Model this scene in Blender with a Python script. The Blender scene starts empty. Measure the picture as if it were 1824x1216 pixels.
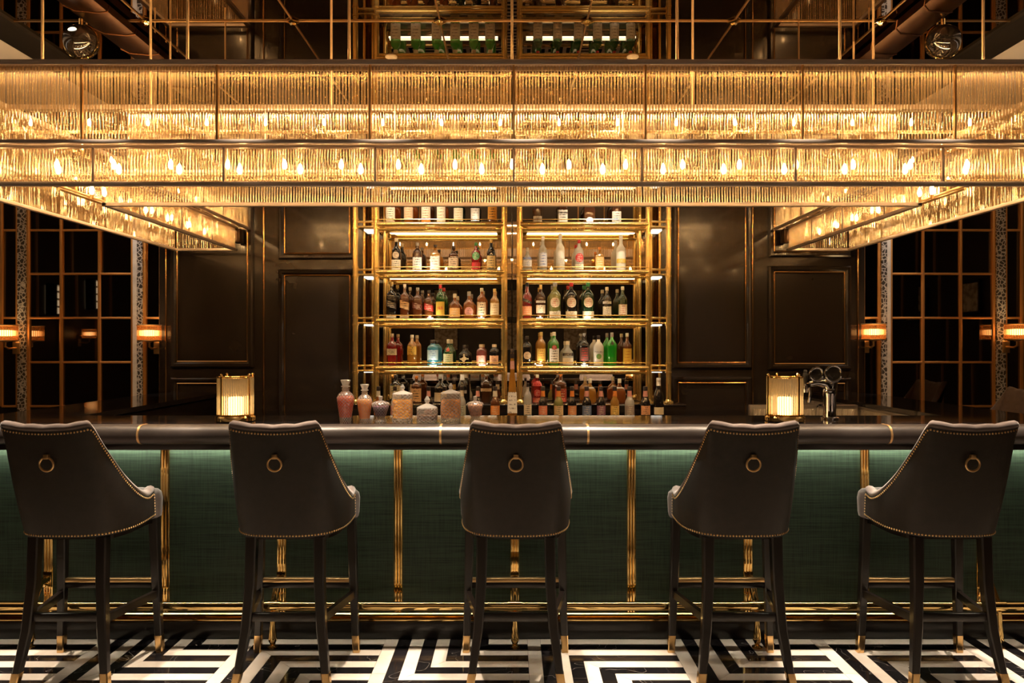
import bpy, bmesh, math, random
from mathutils import Vector, Matrix
random.seed(7)
sc = bpy.context.scene
COL = sc.collection
PI = math.pi
F = 1300.0                       # focal length in pixels of the 1824 px frame
HC = 1.5                         # eye height
CEIL = 3.455

# ------------------------------------------------------------------ camera, world, lights
cd = bpy.data.cameras.new('camera'); cam = bpy.data.objects.new('camera', cd); COL.objects.link(cam)
cam.location = (0, 0, HC); cam.rotation_euler = (PI/2, 0, 0)
cd.sensor_width = 36.0; cd.sensor_fit = 'HORIZONTAL'
cd.lens = 36.0*F/1824; cd.shift_y = 7/1824; cd.clip_start = 0.05; cd.clip_end = 60
sc.camera = cam
sc.view_settings.view_transform = 'Standard'; sc.view_settings.look = 'None'
sc.view_settings.gamma = 1; sc.view_settings.use_curve_mapping = False
sc.view_settings.exposure = 0.0
cy = sc.cycles
cy.max_bounces = 12; cy.diffuse_bounces = 3; cy.glossy_bounces = 7; cy.transmission_bounces = 6
cy.transparent_max_bounces = 28; cy.sample_clamp_indirect = 3.0; cy.use_denoising = True
cy.caustics_reflective = True; cy.blur_glossy = 0.25
w = bpy.data.worlds.new('room_air'); sc.world = w; w.use_nodes = True
w.node_tree.nodes['Background'].inputs[0].default_value = (0.010, 0.007, 0.005, 1)
w.node_tree.nodes['Background'].inputs[1].default_value = 0.6
WARM = (1.0, 0.60, 0.24)
K_BULB, K_STRIP, K_SHELF, K_PUCK, K_CANDLE, K_SCONCE = 75.0, 60.0, 13.0, 26.0, 9.0, 9.0

def lamp(name, kind, loc, power, col, **kw):
    d = bpy.data.lights.new(name, kind); d.energy = power; d.color = col
    for k, v in kw.items(): setattr(d, k, v)
    o = bpy.data.objects.new(name, d); COL.objects.link(o); o.location = loc
    return o
# recessed ceiling spots over the stools (above the frame)
for x in (-2.6, -1.9, -1.25, -.6, 0.05, .7, 1.35, 2.0, 2.6):
    lamp('ceiling_spot', 'SPOT', (x, 3.17, 3.38), 620, (1, 0.82, 0.62), spot_size=math.radians(29), spot_blend=0.5, shadow_soft_size=0.04)
for x in (-2.0, -1.0, 0.0, 1.0, 2.0):
    lamp('lounge_spot', 'SPOT', (x, 1.35, 3.38), 420, (1, 0.82, 0.62), spot_size=math.radians(30), spot_blend=0.6, shadow_soft_size=0.05)
# added fill spots inside the chandelier's front beam, to brighten the decanters
for x in (-2.25, -1.5, -.9, -.5, -.1, .5, 1.2, 1.9):
    lamp('beam_fill_spot', 'SPOT', (x, 3.72, 2.80), 72, (1, .83, .62), spot_size=math.radians(36), spot_blend=0.5, shadow_soft_size=0.025)
# fill spots added at the two ceiling discs, brightening the bottle labels
for x in (-.818, .818):
    o = lamp('shelf_fill_spot', 'SPOT', (x, 4.945, CEIL-.03), 120, (1, .84, .62), spot_size=math.radians(60), spot_blend=0.6, shadow_soft_size=0.04)
    o.rotation_euler = Vector((0, .95, -1.75)).to_track_quat('-Z', 'Y').to_euler()
for x in (-3.11, 3.11):
    lamp('pier_spot', 'SPOT', (x, 5.86, CEIL-.03), 150, (1, .88, .76), spot_size=math.radians(34), spot_blend=0.8, shadow_soft_size=0.03)
# unseen area fill behind the camera, added to lift the dark stool backs
a = lamp('lounge_fill_light', 'AREA', (0, -2.6, 3.3), 18, (1, 0.70, 0.45), shape='RECTANGLE', size=5.0, size_y=2.0)
for s in (-1, 1):
    a = lamp('side_ceiling_light', 'AREA', (s*4.3, 3.4, 2.9), 10, (1, 0.80, 0.62), shape='RECTANGLE', size=0.8, size_y=3.0)
    a.rotation_euler = (PI, 0, 0)

# ------------------------------------------------------------------ materials
MATS = {}
def nodes(name):
    m = bpy.data.materials.new(name); m.use_nodes = True
    return m, m.node_tree.nodes, m.node_tree.links
def pmat(name, col, rough=0.5, metal=0.0, spec=0.5, coat=0.0, sheen=0.0, var=0.0, vscale=20, bump=0.0, bscale=80, stretch=(1, 1, 1), emit=None, estr=0, rvar=0.0, bdist=0.002):
    if name in MATS: return MATS[name]
    m, N, L = nodes(name); b = N['Principled BSDF']
    b.inputs['Base Color'].default_value = (*col, 1); b.inputs['Roughness'].default_value = rough
    b.inputs['Metallic'].default_value = metal; b.inputs['Specular IOR Level'].default_value = spec
    b.inputs['Coat Weight'].default_value = coat; b.inputs['Coat Roughness'].default_value = 0.08
    b.inputs['Sheen Weight'].default_value = sheen; b.inputs['Sheen Roughness'].default_value = 0.4
    if emit: b.inputs['Emission Color'].default_value = (*emit, 1); b.inputs['Emission Strength'].default_value = estr
    tc = N.new('ShaderNodeTexCoord'); mp = N.new('ShaderNodeMapping'); mp.inputs['Scale'].default_value = stretch
    L.new(tc.outputs['Object'], mp.inputs[0])
    if var or rvar:
        n = N.new('ShaderNodeTexNoise'); n.inputs['Scale'].default_value = vscale; n.inputs['Detail'].default_value = 4
        L.new(mp.outputs[0], n.inputs['Vector'])
        if var:
            r = N.new('ShaderNodeValToRGB'); L.new(n.outputs['Fac'], r.inputs[0])
            r.color_ramp.elements[0].position = .3; r.color_ramp.elements[1].position = .7
            r.color_ramp.elements[0].color = (*[c*(1-var) for c in col], 1); r.color_ramp.elements[1].color = (*[min(1, c*(1+var)) for c in col], 1)
            L.new(r.outputs[0], b.inputs['Base Color'])
        if rvar:
            mr = N.new('ShaderNodeMapRange'); L.new(n.outputs['Fac'], mr.inputs[0])
            mr.inputs[3].default_value = max(0, rough-rvar); mr.inputs[4].default_value = rough+rvar
            L.new(mr.outputs[0], b.inputs['Roughness'])
    if bump:
        n2 = N.new('ShaderNodeTexNoise'); n2.inputs['Scale'].default_value = bscale; n2.inputs['Detail'].default_value = 3
        L.new(mp.outputs[0], n2.inputs['Vector'])
        bp = N.new('ShaderNodeBump'); bp.inputs['Strength'].default_value = bump; bp.inputs['Distance'].default_value = bdist
        L.new(n2.outputs['Fac'], bp.inputs['Height']); L.new(bp.outputs[0], b.inputs['Normal'])
    MATS[name] = m
    return m
def emat(name, col, strength):
    if name in MATS: return MATS[name]
    m, N, L = nodes(name); N.remove(N['Principled BSDF'])
    e = N.new('ShaderNodeEmission'); e.inputs[0].default_value = (*col, 1); e.inputs[1].default_value = strength
    L.new(e.outputs[0], N['Material Output'].inputs[0]); MATS[name] = m
    return m
def glassmix(name, tint, body, clear, rough=0.06, gloss=0.12, transl=0.5, bumpscale=0):
    """thin glass: clear part lets light straight through, the rest glows (translucent + diffuse) with a gloss on top"""
    if name in MATS: return MATS[name]
    m, N, L = nodes(name); N.remove(N['Principled BSDF']); out = N['Material Output']
    tr = N.new('ShaderNodeBsdfTransparent'); tr.inputs[0].default_value = (*tint, 1)
    tl = N.new('ShaderNodeBsdfTranslucent'); tl.inputs[0].default_value = (*body, 1)
    df = N.new('ShaderNodeBsdfDiffuse'); df.inputs[0].default_value = (*body, 1)
    gl = N.new('ShaderNodeBsdfGlossy'); gl.inputs['Roughness'].default_value = rough; gl.inputs[0].default_value = (1, .97, .93, 1)
    m1 = N.new('ShaderNodeMixShader'); m1.inputs[0].default_value = transl; L.new(df.outputs[0], m1.inputs[1]); L.new(tl.outputs[0], m1.inputs[2])
    m2 = N.new('ShaderNodeMixShader'); m2.inputs[0].default_value = clear; L.new(m1.outputs[0], m2.inputs[1]); L.new(tr.outputs[0], m2.inputs[2])
    lw = N.new('ShaderNodeLayerWeight'); lw.inputs[0].default_value = 0.35
    mr = N.new('ShaderNodeMapRange'); mr.inputs[3].default_value = gloss; mr.inputs[4].default_value = min(.9, gloss*4+.15); L.new(lw.outputs['Facing'], mr.inputs[0])
    m3 = N.new('ShaderNodeMixShader'); L.new(mr.outputs[0], m3.inputs[0]); L.new(m2.outputs[0], m3.inputs[1]); L.new(gl.outputs[0], m3.inputs[2])
    L.new(m3.outputs[0], out.inputs[0])
    if bumpscale:
        tc = N.new('ShaderNodeTexCoord'); mp = N.new('ShaderNodeMapping'); mp.inputs['Rotation'].default_value = (.785, .785, .4)
        v = N.new('ShaderNodeTexVoronoi'); v.inputs['Scale'].default_value = bumpscale; L.new(tc.outputs['Object'], mp.inputs[0]); L.new(mp.outputs[0], v.inputs['Vector'])
        bp = N.new('ShaderNodeBump'); bp.inputs['Strength'].default_value = 1; bp.inputs['Distance'].default_value = .006
        L.new(v.outputs['Distance'], bp.inputs['Height'])
        for s in (df, gl, tl): L.new(bp.outputs[0], s.inputs['Normal'])
    MATS[name] = m
    return m

brass = pmat('polished_brass', (0.98, 0.68, 0.26), 0.09, 1, rvar=.04, vscale=6)
brass_dull = pmat('aged_brass', (0.84, 0.54, 0.24), 0.30, .85, rvar=.06, vscale=12)
bead_m = pmat('dark_gold_bead', (0.42, 0.25, 0.11), .3, .9)
hanger_m = pmat('pale_brass_rod', (0.80, 0.55, 0.30), .35, .6)
copper = pmat('copper_tinted_metal', (0.065, 0.027, 0.012), 0.35, 1, var=.2, vscale=5)
bronze_rail = pmat('satin_bronze_rail', (0.62, 0.51, 0.43), 0.35, .35, rvar=.05, vscale=9)
darkmetal = pmat('dark_bronze', (0.10, 0.06, 0.035), 0.3, 0.8)
gold_trim = pmat('gold_bead', (0.78, 0.46, 0.18), 0.18, 1)
muntin_m = pmat('amber_gold_bar', (0.85, 0.42, 0.13), 0.42, .7)
chrome = pmat('chrome', (0.80, 0.81, 0.84), 0.07, 1)
steel = pmat('brushed_steel', (0.48, 0.44, 0.40), 0.35, 1, bump=.15, bscale=60, stretch=(1, 1, 20))
lacquer = pmat('black_brown_lacquer', (0.023, 0.0168, 0.0132), 0.20, 0, .5, coat=.4, var=.15, vscale=3)
woodblk = pmat('espresso_wood', (0.009, 0.006, 0.0048), 0.30, 0, .4, coat=.1, var=.3, vscale=18, stretch=(1, 1, .15))
leather = pmat('dark_leather', (0.0155, 0.0108, 0.0078), 0.5, 0, .3, var=.2, vscale=30, bump=.25, bscale=260)
armleather = pmat('black_armrest_leather', (0.030, 0.023, 0.020), 0.36, 0, .5, var=.12, vscale=20, bump=.12, bscale=240)
velvet = pmat('taupe_velvet', (0.115, 0.085, 0.074), 0.75, 0, .25, sheen=.5, var=.16, vscale=26, bump=.2, bscale=300)
black = pmat('matt_black', (0.010, 0.008, 0.007), 0.5, var=.2)
whitepaint = pmat('warm_white_plaster', (0.80, 0.74, 0.66), 0.8, var=.05, vscale=2)
taupe_ceiling = pmat('taupe_plaster', (0.20, 0.16, 0.12), 0.8, var=.06, vscale=3)
darkwall = pmat('dark_brown_wall', (0.030, 0.020, 0.015), 0.4, var=.2, vscale=2)
mirror_dark = pmat('smoked_mirror', (0.36, 0.29, 0.23), 0.0, 1, var=.03, vscale=1)
mirror = pmat('tinted_mirror', (0.86, 0.77, 0.64), 0.01, 1, var=.02, vscale=2)
glass_dark = pmat('dark_reflective_glass', (0.22, 0.185, 0.16), 0.02, 1, rvar=.01, vscale=2)
stone = pmat('black_polished_stone', (0.012, 0.010, 0.010), 0.07, 0, .6, coat=.3, var=.6, vscale=5)
led_m = emat('warm_white_led', (1.0, 0.80, 0.52), K_SHELF); led_b = emat('thin_led_line', (1, .86, .62), 5.0)
puck_m = emat('puck_light', (1.0, 0.88, 0.66), K_PUCK)
strip_m = emat('led_strip', (1.0, 0.90, 0.70), K_STRIP)
lightbox_m = emat('white_lightbox', (1.0, 0.93, 0.82), 1.3)
bulb_m = emat('filament_bulb', WARM, K_BULB); bulb_dim = emat('dim_filament_bulb', WARM, K_BULB*8.0); beamled_m = emat('amber_led_line', (1, .60, .25), 190.0)
candle_m = emat('glowing_candle', (1.0, 0.66, 0.26), K_CANDLE)
sconce_m = emat('sconce_bulb', (1.0, 0.64, 0.28), K_SCONCE)
def rodmat():
    m, N, L = nodes('amber_lit_glass_rod'); N.remove(N['Principled BSDF']); out = N['Material Output']
    tr = N.new('ShaderNodeBsdfTransparent'); tr.inputs[0].default_value = (1, .955, .87, 1)
    tl = N.new('ShaderNodeBsdfTranslucent'); tl.inputs[0].default_value = (1, .72, .40, 1)
    rf = N.new('ShaderNodeBsdfRefraction'); rf.inputs['Color'].default_value = (1, .93, .80, 1); rf.inputs['Roughness'].default_value = .22; rf.inputs['IOR'].default_value = 1.45
    gl = N.new('ShaderNodeBsdfGlossy'); gl.inputs['Roughness'].default_value = .09; gl.inputs['Color'].default_value = (1, .90, .72, 1)
    def mix(f, a, b):
        x = N.new('ShaderNodeMixShader'); x.inputs[0].default_value = f; L.new(a.outputs[0], x.inputs[1]); L.new(b.outputs[0], x.inputs[2]); return x
    a = mix(.62, tl, rf); b = mix(.64, a, tr); c = mix(.30, b, gl); L.new(c.outputs[0], out.inputs[0])
    return m
rod_m = rodmat()
lamprod_m = glassmix('clear_glass_rod', (1, .97, .9), (.8, .68, .5), 0.62, rough=.08, gloss=.16, transl=.5)
smoked_glass = glassmix('smoked_amber_glass', (.95, .76, .55), (.6, .34, .15), 0.72, rough=.05, gloss=.1)
def crystalmat(name, clear, refr, cut=False):
    m, N, L = nodes(name); N.remove(N['Principled BSDF'])
    tr = N.new('ShaderNodeBsdfTransparent'); tr.inputs[0].default_value = (1, .98, .95, 1)
    tl = N.new('ShaderNodeBsdfTranslucent'); tl.inputs[0].default_value = (1, .95, .88, 1)
    g_ = N.new('ShaderNodeBsdfGlass'); g_.inputs['Roughness'].default_value = .06; g_.inputs['IOR'].default_value = 1.45
    df = N.new('ShaderNodeBsdfDiffuse'); df.inputs[0].default_value = (1, .96, .90, 1)
    gl = N.new('ShaderNodeBsdfGlossy'); gl.inputs['Roughness'].default_value = .18
    dd = N.new('ShaderNodeMixShader'); dd.inputs[0].default_value = .5; L.new(tl.outputs[0], dd.inputs[1]); L.new(df.outputs[0], dd.inputs[2])
    de = N.new('ShaderNodeMixShader'); de.inputs[0].default_value = .35; L.new(dd.outputs[0], de.inputs[1]); L.new(gl.outputs[0], de.inputs[2]); tl = de
    a = N.new('ShaderNodeMixShader'); a.inputs[0].default_value = refr; L.new(tl.outputs[0], a.inputs[1]); L.new(g_.outputs[0], a.inputs[2])
    b = N.new('ShaderNodeMixShader'); b.inputs[0].default_value = clear; L.new(a.outputs[0], b.inputs[1]); L.new(tr.outputs[0], b.inputs[2])
    L.new(b.outputs[0], N['Material Output'].inputs[0])
    if cut:
        tc = N.new('ShaderNodeTexCoord'); sp = N.new('ShaderNodeSeparateXYZ'); L.new(tc.outputs['Object'], sp.inputs[0])
        def M(op, i0, i1=None):
            x = N.new('ShaderNodeMath'); x.operation = op
            for k, v in ((0, i0), (1, i1)):
                if v is None: continue
                if isinstance(v, (int, float)): x.inputs[k].default_value = v
                else: L.new(v, x.inputs[k])
            return x.outputs[0]
        ang = M('MULTIPLY', M('ARCTAN2', sp.outputs['X'], M('MULTIPLY', sp.outputs['Y'], -1.0)), 15/(2*PI)); zz = M('MULTIPLY', sp.outputs['Z'], 62.0)
        e1 = M('ABSOLUTE', M('SUBTRACT', M('FRACT', M('ADD', ang, zz)), .5)); e2 = M('ABSOLUTE', M('SUBTRACT', M('FRACT', M('SUBTRACT', ang, zz)), .5))
        mr = N.new('ShaderNodeMapRange'); L.new(M('MAXIMUM', e1, e2), mr.inputs[0])
        mr.inputs[1].default_value = .34; mr.inputs[2].default_value = .47; mr.inputs[3].default_value = .74; mr.inputs[4].default_value = .08
        L.new(mr.outputs[0], b.inputs[0])
    return m
crystal = crystalmat('cut_crystal', .42, .38, True)
crystal_plain = crystalmat('clear_crystal', .15, .35)

def green_cloth():
    m, N, L = nodes('green_grasscloth'); b = N['Principled BSDF']; b.inputs['Roughness'].default_value = .55
    b.inputs['Specular IOR Level'].default_value = .3
    tc = N.new('ShaderNodeTexCoord'); mp = N.new('ShaderNodeMapping'); mp.inputs['Scale'].default_value = (5, 5, 170); L.new(tc.outputs['Object'], mp.inputs[0])
    n = N.new('ShaderNodeTexNoise'); n.inputs['Scale'].default_value = 1; n.inputs['Detail'].default_value = 5; L.new(mp.outputs[0], n.inputs['Vector'])
    mp2 = N.new('ShaderNodeMapping'); mp2.inputs['Scale'].default_value = (160, 160, 6); L.new(tc.outputs['Object'], mp2.inputs[0])
    n2 = N.new('ShaderNodeTexNoise'); n2.inputs['Scale'].default_value = 1; n2.inputs['Detail'].default_value = 4; L.new(mp2.outputs[0], n2.inputs['Vector'])
    ad = N.new('ShaderNodeMath'); ad.operation = 'MULTIPLY_ADD'; ad.inputs[1].default_value = .6; L.new(n2.outputs['Fac'], ad.inputs[0]); L.new(n.outputs['Fac'], ad.inputs[2])
    r = N.new('ShaderNodeValToRGB'); r.color_ramp.elements[0].position = .5; r.color_ramp.elements[1].position = 1.1
    r.color_ramp.elements[0].color = (.009, .019, .013, 1); r.color_ramp.elements[1].color = (.034, .062, .040, 1)
    L.new(ad.outputs[0], r.inputs[0]); L.new(r.outputs[0], b.inputs['Base Color'])
    bp = N.new('ShaderNodeBump'); bp.inputs['Strength'].default_value = .3; bp.inputs['Distance'].default_value = .001
    L.new(ad.outputs[0], bp.inputs['Height']); L.new(bp.outputs[0], b.inputs['Normal'])
    return m
green = green_cloth()
def marble(name, c0, c1, vein, vth, rough):
    m, N, L = nodes(name); b = N['Principled BSDF']; b.inputs['Roughness'].default_value = rough
    tc = N.new('ShaderNodeTexCoord'); oi = N.new('ShaderNodeObjectInfo')
    ofs = N.new('ShaderNodeVectorMath'); ofs.operation = 'SCALE'; ofs.inputs[0].default_value = (7, 13, 5); L.new(oi.outputs['Random'], ofs.inputs['Scale'])
    ad = N.new('ShaderNodeVectorMath'); ad.operation = 'ADD'; L.new(tc.outputs['Object'], ad.inputs[0]); L.new(ofs.outputs[0], ad.inputs[1])
    n = N.new('ShaderNodeTexNoise'); n.inputs['Scale'].default_value = 6; n.inputs['Detail'].default_value = 6; L.new(ad.outputs[0], n.inputs['Vector'])
    r = N.new('ShaderNodeValToRGB'); L.new(n.outputs['Fac'], r.inputs[0]); r.color_ramp.elements[0].position = .3; r.color_ramp.elements[1].position = .75
    r.color_ramp.elements[0].color = (*c0, 1); r.color_ramp.elements[1].color = (*c1, 1)
    mr = N.new('ShaderNodeMapRange'); mr.inputs[3].default_value = .82; mr.inputs[4].default_value = 1.08; L.new(oi.outputs['Random'], mr.inputs[0])
    mu = N.new('ShaderNodeVectorMath'); mu.operation = 'SCALE'; L.new(r.outputs[0], mu.inputs[0]); L.new(mr.outputs[0], mu.inputs['Scale'])
    n3 = N.new('ShaderNodeTexNoise'); n3.inputs['Scale'].default_value = 3.2; n3.inputs['Detail'].default_value = 3; n3.inputs['Distortion'].default_value = .8; L.new(ad.outputs[0], n3.inputs['Vector'])
    sb = N.new('ShaderNodeMath'); sb.operation = 'SUBTRACT'; sb.inputs[1].default_value = .5; L.new(n3.outputs['Fac'], sb.inputs[0])
    ab = N.new('ShaderNodeMath'); ab.operation = 'ABSOLUTE'; L.new(sb.outputs[0], ab.inputs[0])
    lt = N.new('ShaderNodeMapRange'); lt.inputs[1].default_value = 0; lt.inputs[2].default_value = vth; lt.inputs[3].default_value = .5; lt.inputs[4].default_value = 0; L.new(ab.outputs[0], lt.inputs[0])
    mx = N.new('ShaderNodeMix'); mx.data_type = 'RGBA'; L.new(lt.outputs[0], mx.inputs[0]); L.new(mu.outputs[0], mx.inputs[6]); mx.inputs[7].default_value = (*vein, 1)
    L.new(mx.outputs[2], b.inputs['Base Color'])
    return m
marble_w = marble('cream_white_marble', (.62, .54, .46), (.78, .71, .63), (.62, .52, .42), .008, .12)
marble_b = marble('black_veined_marble', (.007, .006, .007), (.016, .014, .015), (.42, .38, .34), .0022, .09)
def damask():
    m, N, L = nodes('silver_damask'); b = N['Principled BSDF']; b.inputs['Roughness'].default_value = .35
    tc = N.new('ShaderNodeTexCoord'); v = N.new('ShaderNodeTexVoronoi'); v.feature = 'DISTANCE_TO_EDGE'; v.inputs['Scale'].default_value = 34; L.new(tc.outputs['Object'], v.inputs['Vector'])
    r = N.new('ShaderNodeValToRGB'); r.color_ramp.elements[0].color = (.70, .65, .60, 1); r.color_ramp.elements[1].color = (.05, .04, .035, 1); r.color_ramp.elements[1].position = .16
    L.new(v.outputs['Distance'], r.inputs[0]); L.new(r.outputs[0], b.inputs['Base Color'])
    return m
damask_m = damask()
silver = pmat('silver_leaf', (.80, .74, .68), .5, .2, var=.1)
def art_mat(name, c0, c1):
    m, N, L = nodes(name); b = N['Principled BSDF']; b.inputs['Roughness'].default_value = .7
    tc = N.new('ShaderNodeTexCoord'); n = N.new('ShaderNodeTexNoise'); n.inputs['Scale'].default_value = 14; n.inputs['Detail'].default_value = 6; L.new(tc.outputs['Object'], n.inputs['Vector'])
    r = N.new('ShaderNodeValToRGB'); r.color_ramp.elements[0].position = .4; r.color_ramp.elements[1].position = .6
    r.color_ramp.elements[0].color = (*c0, 1); r.color_ramp.elements[1].color = (*c1, 1); L.new(n.outputs['Fac'], r.inputs[0]); L.new(r.outputs[0], b.inputs['Base Color'])
    return m
art_m = art_mat('mottled_gold_paper', (.30, .22, .12), (.60, .50, .34))
def hammered():
    m, N, L = nodes('rippled_silver_glass'); b = N['Principled BSDF']; b.inputs['Metallic'].default_value = .5; b.inputs['Roughness'].default_value = .25
    b.inputs['Base Color'].default_value = (.78, .72, .64, 1)
    tc = N.new('ShaderNodeTexCoord'); mp = N.new('ShaderNodeMapping'); mp.inputs['Scale'].default_value = (14, 14, 3); L.new(tc.outputs['Object'], mp.inputs[0])
    n = N.new('ShaderNodeTexNoise'); n.inputs['Scale'].default_value = 2.2; n.inputs['Detail'].default_value = 4; n.inputs['Distortion'].default_value = 1.5; L.new(mp.outputs[0], n.inputs['Vector'])
    bp = N.new('ShaderNodeBump'); bp.inputs['Strength'].default_value = 1; bp.inputs['Distance'].default_value = .03; L.new(n.outputs['Fac'], bp.inputs['Height']); L.new(bp.outputs[0], b.inputs['Normal'])
    return m
hammered_m = hammered()

# ------------------------------------------------------------------ mesh helpers
class MB:
    def __init__(s): s.v = []; s.f = []
    def add(s, vs, fs):
        o = len(s.v); s.v += [tuple(p) for p in vs]; s.f += [tuple(i+o for i in f) for f in fs]; return s
    def box(s, x0, x1, y0, y1, z0, z1):
        v = [(x0, y0, z0), (x1, y0, z0), (x1, y1, z0), (x0, y1, z0), (x0, y0, z1), (x1, y0, z1), (x1, y1, z1), (x0, y1, z1)]
        return s.add(v, [(3, 2, 1, 0), (4, 5, 6, 7), (0, 1, 5, 4), (1, 2, 6, 5), (2, 3, 7, 6), (3, 0, 4, 7)])
    def rbox(s, x0, x1, y0, y1, z0, z1, b):
        bm = bmesh.new(); bmesh.ops.create_cube(bm, size=1)
        for v in bm.verts: v.co = ((x0+x1)/2+v.co.x*(x1-x0), (y0+y1)/2+v.co.y*(y1-y0), (z0+z1)/2+v.co.z*(z1-z0))
        bmesh.ops.bevel(bm, geom=list(bm.edges), offset=b, segments=2, affect='EDGES', profile=.5)
        bm.verts.index_update(); s.add([v.co[:] for v in bm.verts], [[v.index for v in f.verts] for f in bm.faces]); bm.free(); return s
    def tube(s, pts, r, n=10, cap=True, closed=False):
        pts = [Vector(p) for p in pts]; m = len(pts); rr = r if isinstance(r, (list, tuple)) else [r]*m
        rings = []; up = None
        for i, p in enumerate(pts):
            if closed: t = pts[(i+1) % m]-pts[i-1]
            else: t = (pts[min(i+1, m-1)]-pts[max(i-1, 0)])
            t.normalize()
            if up is None:
                up = Vector((0, 0, 1)) if abs(t.z) < .9 else Vector((1, 0, 0))
            a = t.cross(up).normalized(); b = a.cross(t).normalized(); up = b
            rings.append([p+(a*math.cos(2*PI*k/n)+b*math.sin(2*PI*k/n))*rr[i] for k in range(n)])
        vs = [q for R in rings for q in R]; fs = []
        for i in range(m if closed else m-1):
            j = (i+1) % m
            for k in range(n): fs.append((i*n+k, i*n+(k+1) % n, j*n+(k+1) % n, j*n+k))
        if cap and not closed: fs += [tuple(range(n))[::-1], tuple((m-1)*n+k for k in range(n))]
        return s.add(vs, fs)
    def cyl(s, x, y, z0, z1, r, n=12, r1=None, cap=True):
        return s.lathe([(r, z0), (r if r1 is None else r1, z1)], (x, y, 0), n, cap=cap)
    def lathe(s, prof, at=(0, 0, 0), n=16, e=2.0, dy=1.0, cap=True, rot=0.0):
        vs = []; fs = []; m = len(prof)
        for r, z in prof:
            for k in range(n):
                a = 2*PI*(k+.5)/n+rot; c, q = math.cos(a), math.sin(a)
                g = 1.0 if e == 2 else (abs(c)**e+abs(q)**e)**(-1/e)
                vs.append((at[0]+r*g*c, at[1]+r*g*q*dy, at[2]+z))
        for i in range(m-1):
            for k in range(n): fs.append((i*n+k, i*n+(k+1) % n, (i+1)*n+(k+1) % n, (i+1)*n+k))
        if cap: fs += [tuple(range(n))[::-1], tuple((m-1)*n+k for k in range(n))]
        return s.add(vs, fs)
    def prism(s, poly, z0, z1):
        n = len(poly); vs = [(x, y, z0) for x, y in poly]+[(x, y, z1) for x, y in poly]
        fs = [tuple(range(n))[::-1], tuple(range(n, 2*n))]+[(i, (i+1) % n, n+(i+1) % n, n+i) for i in range(n)]
        return s.add(vs, fs)
    def loftx(s, prof, x0, x1):                 # profile of (y,z) swept along X
        n = len(prof); vs = [(x0, y, z) for y, z in prof]+[(x1, y, z) for y, z in prof]
        return s.add(vs, [tuple(range(n)), tuple(range(n, 2*n))[::-1]]+[(i, n+i, n+(i+1) % n, (i+1) % n) for i in range(n)])
    def mesh(s, name, mat, smooth=35):
        me = bpy.data.meshes.new(name); me.from_pydata(s.v, [], s.f); me.update()
        if mat: me.materials.append(mat)
        bm = bmesh.new(); bm.from_mesh(me); bmesh.ops.recalc_face_normals(bm, faces=bm.faces); bm.to_mesh(me); bm.free()
        if smooth:
            me.shade_smooth(); me.set_sharp_from_angle(angle=math.radians(smooth))
        return me
    def build(s, name, mat, parent=None, smooth=35, loc=None):
        return link(name, s.mesh(name, mat, smooth), parent, loc)
def link(name, me, parent=None, loc=None):
    o = bpy.data.objects.new(name, me); COL.objects.link(o)
    if parent: o.parent = parent
    if loc: o.location = loc
    return o
def tag(o, label=None, cat=None, group=None, kind=None):
    if label: o['label'] = label
    if cat: o['category'] = cat
    if group: o['group'] = group
    if kind: o['kind'] = kind
    return o
def thing(name, loc, label, cat, group=None, rz=0):
    o = bpy.data.objects.new(name, None); COL.objects.link(o); o.location = loc; o.rotation_euler = (0, 0, rz)
    o.empty_display_size = .1
    return tag(o, label, cat, group)
def struct(o): o['kind'] = 'structure'; return o
KIDS = None
def copy_tree(o, parent=None):
    c = o.copy(); COL.objects.link(c); c.parent = parent
    for ch in [x for x in o.children]: copy_tree(ch, c)
    return c
def sX(px, Y): return (px-912)*Y/F
def sZ(py, Y): return HC-(py-615)*Y/F

# ------------------------------------------------------------------ floor: key pattern of marble strips
W = 0.0655; X0 = -0.577; YR = 3.665+W          # row j spans YR-W*(j+1) .. YR-W*j
floor = struct(MB().box(-6, 6, -6, 6.3, -.10, -.006).build('floor', black, None, 0))
def quad_strip(poly, z=0.0):
    return poly
def block(kind, i0, j0):
    """ten by ten cells; returns (poly, black?) in cell coordinates, mitred corners"""
    out = []
    for k in range(10):
        dark = k % 2 == 0
        n = 10-k
        if kind == 'A':                         # corner at the far left
            out.append(([(k, k), (10, k), (10, k+1), (k+1, k+1)], dark))
            if k < 9: out.append(([(k, k), (k+1, k+1), (k+1, 10), (k, 10)], dark))
        else:                                   # corner at the near left
            out.append(([(k, 10-k), (k+1, 9-k), (10, 9-k), (10, 10-k)], dark))
            if k < 9: out.append(([(k, 10-k), (k, 0), (k+1, 0), (k+1, 9-k)], dark))
    return [([(i0+a, j0+b) for a, b in p], d) for p, d in out]
strips = []
for c in range(-9, 10):
    i0 = 11*c
    even = c % 2 == 0
    for r in range(-1, 14):
        if even: strips += block('B' if r % 2 == 0 else 'A', i0, -2+11*r)
        else: strips += block('A' if r % 2 == 0 else 'B', i0, 1+11*r)
        j0 = (-2 if even else 1)+11*r
        strips.append(([(i0, j0+10), (i0+10, j0+10), (i0+10, j0+11), (i0, j0+11)], False))
    for j in range(-6, 120, 6): strips.append(([(i0+10, j), (i0+11, j), (i0+11, j+6), (i0+10, j+6)], False))
rest = {True: MB(), False: MB()}; g = 0.0007; nst = 0
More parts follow.
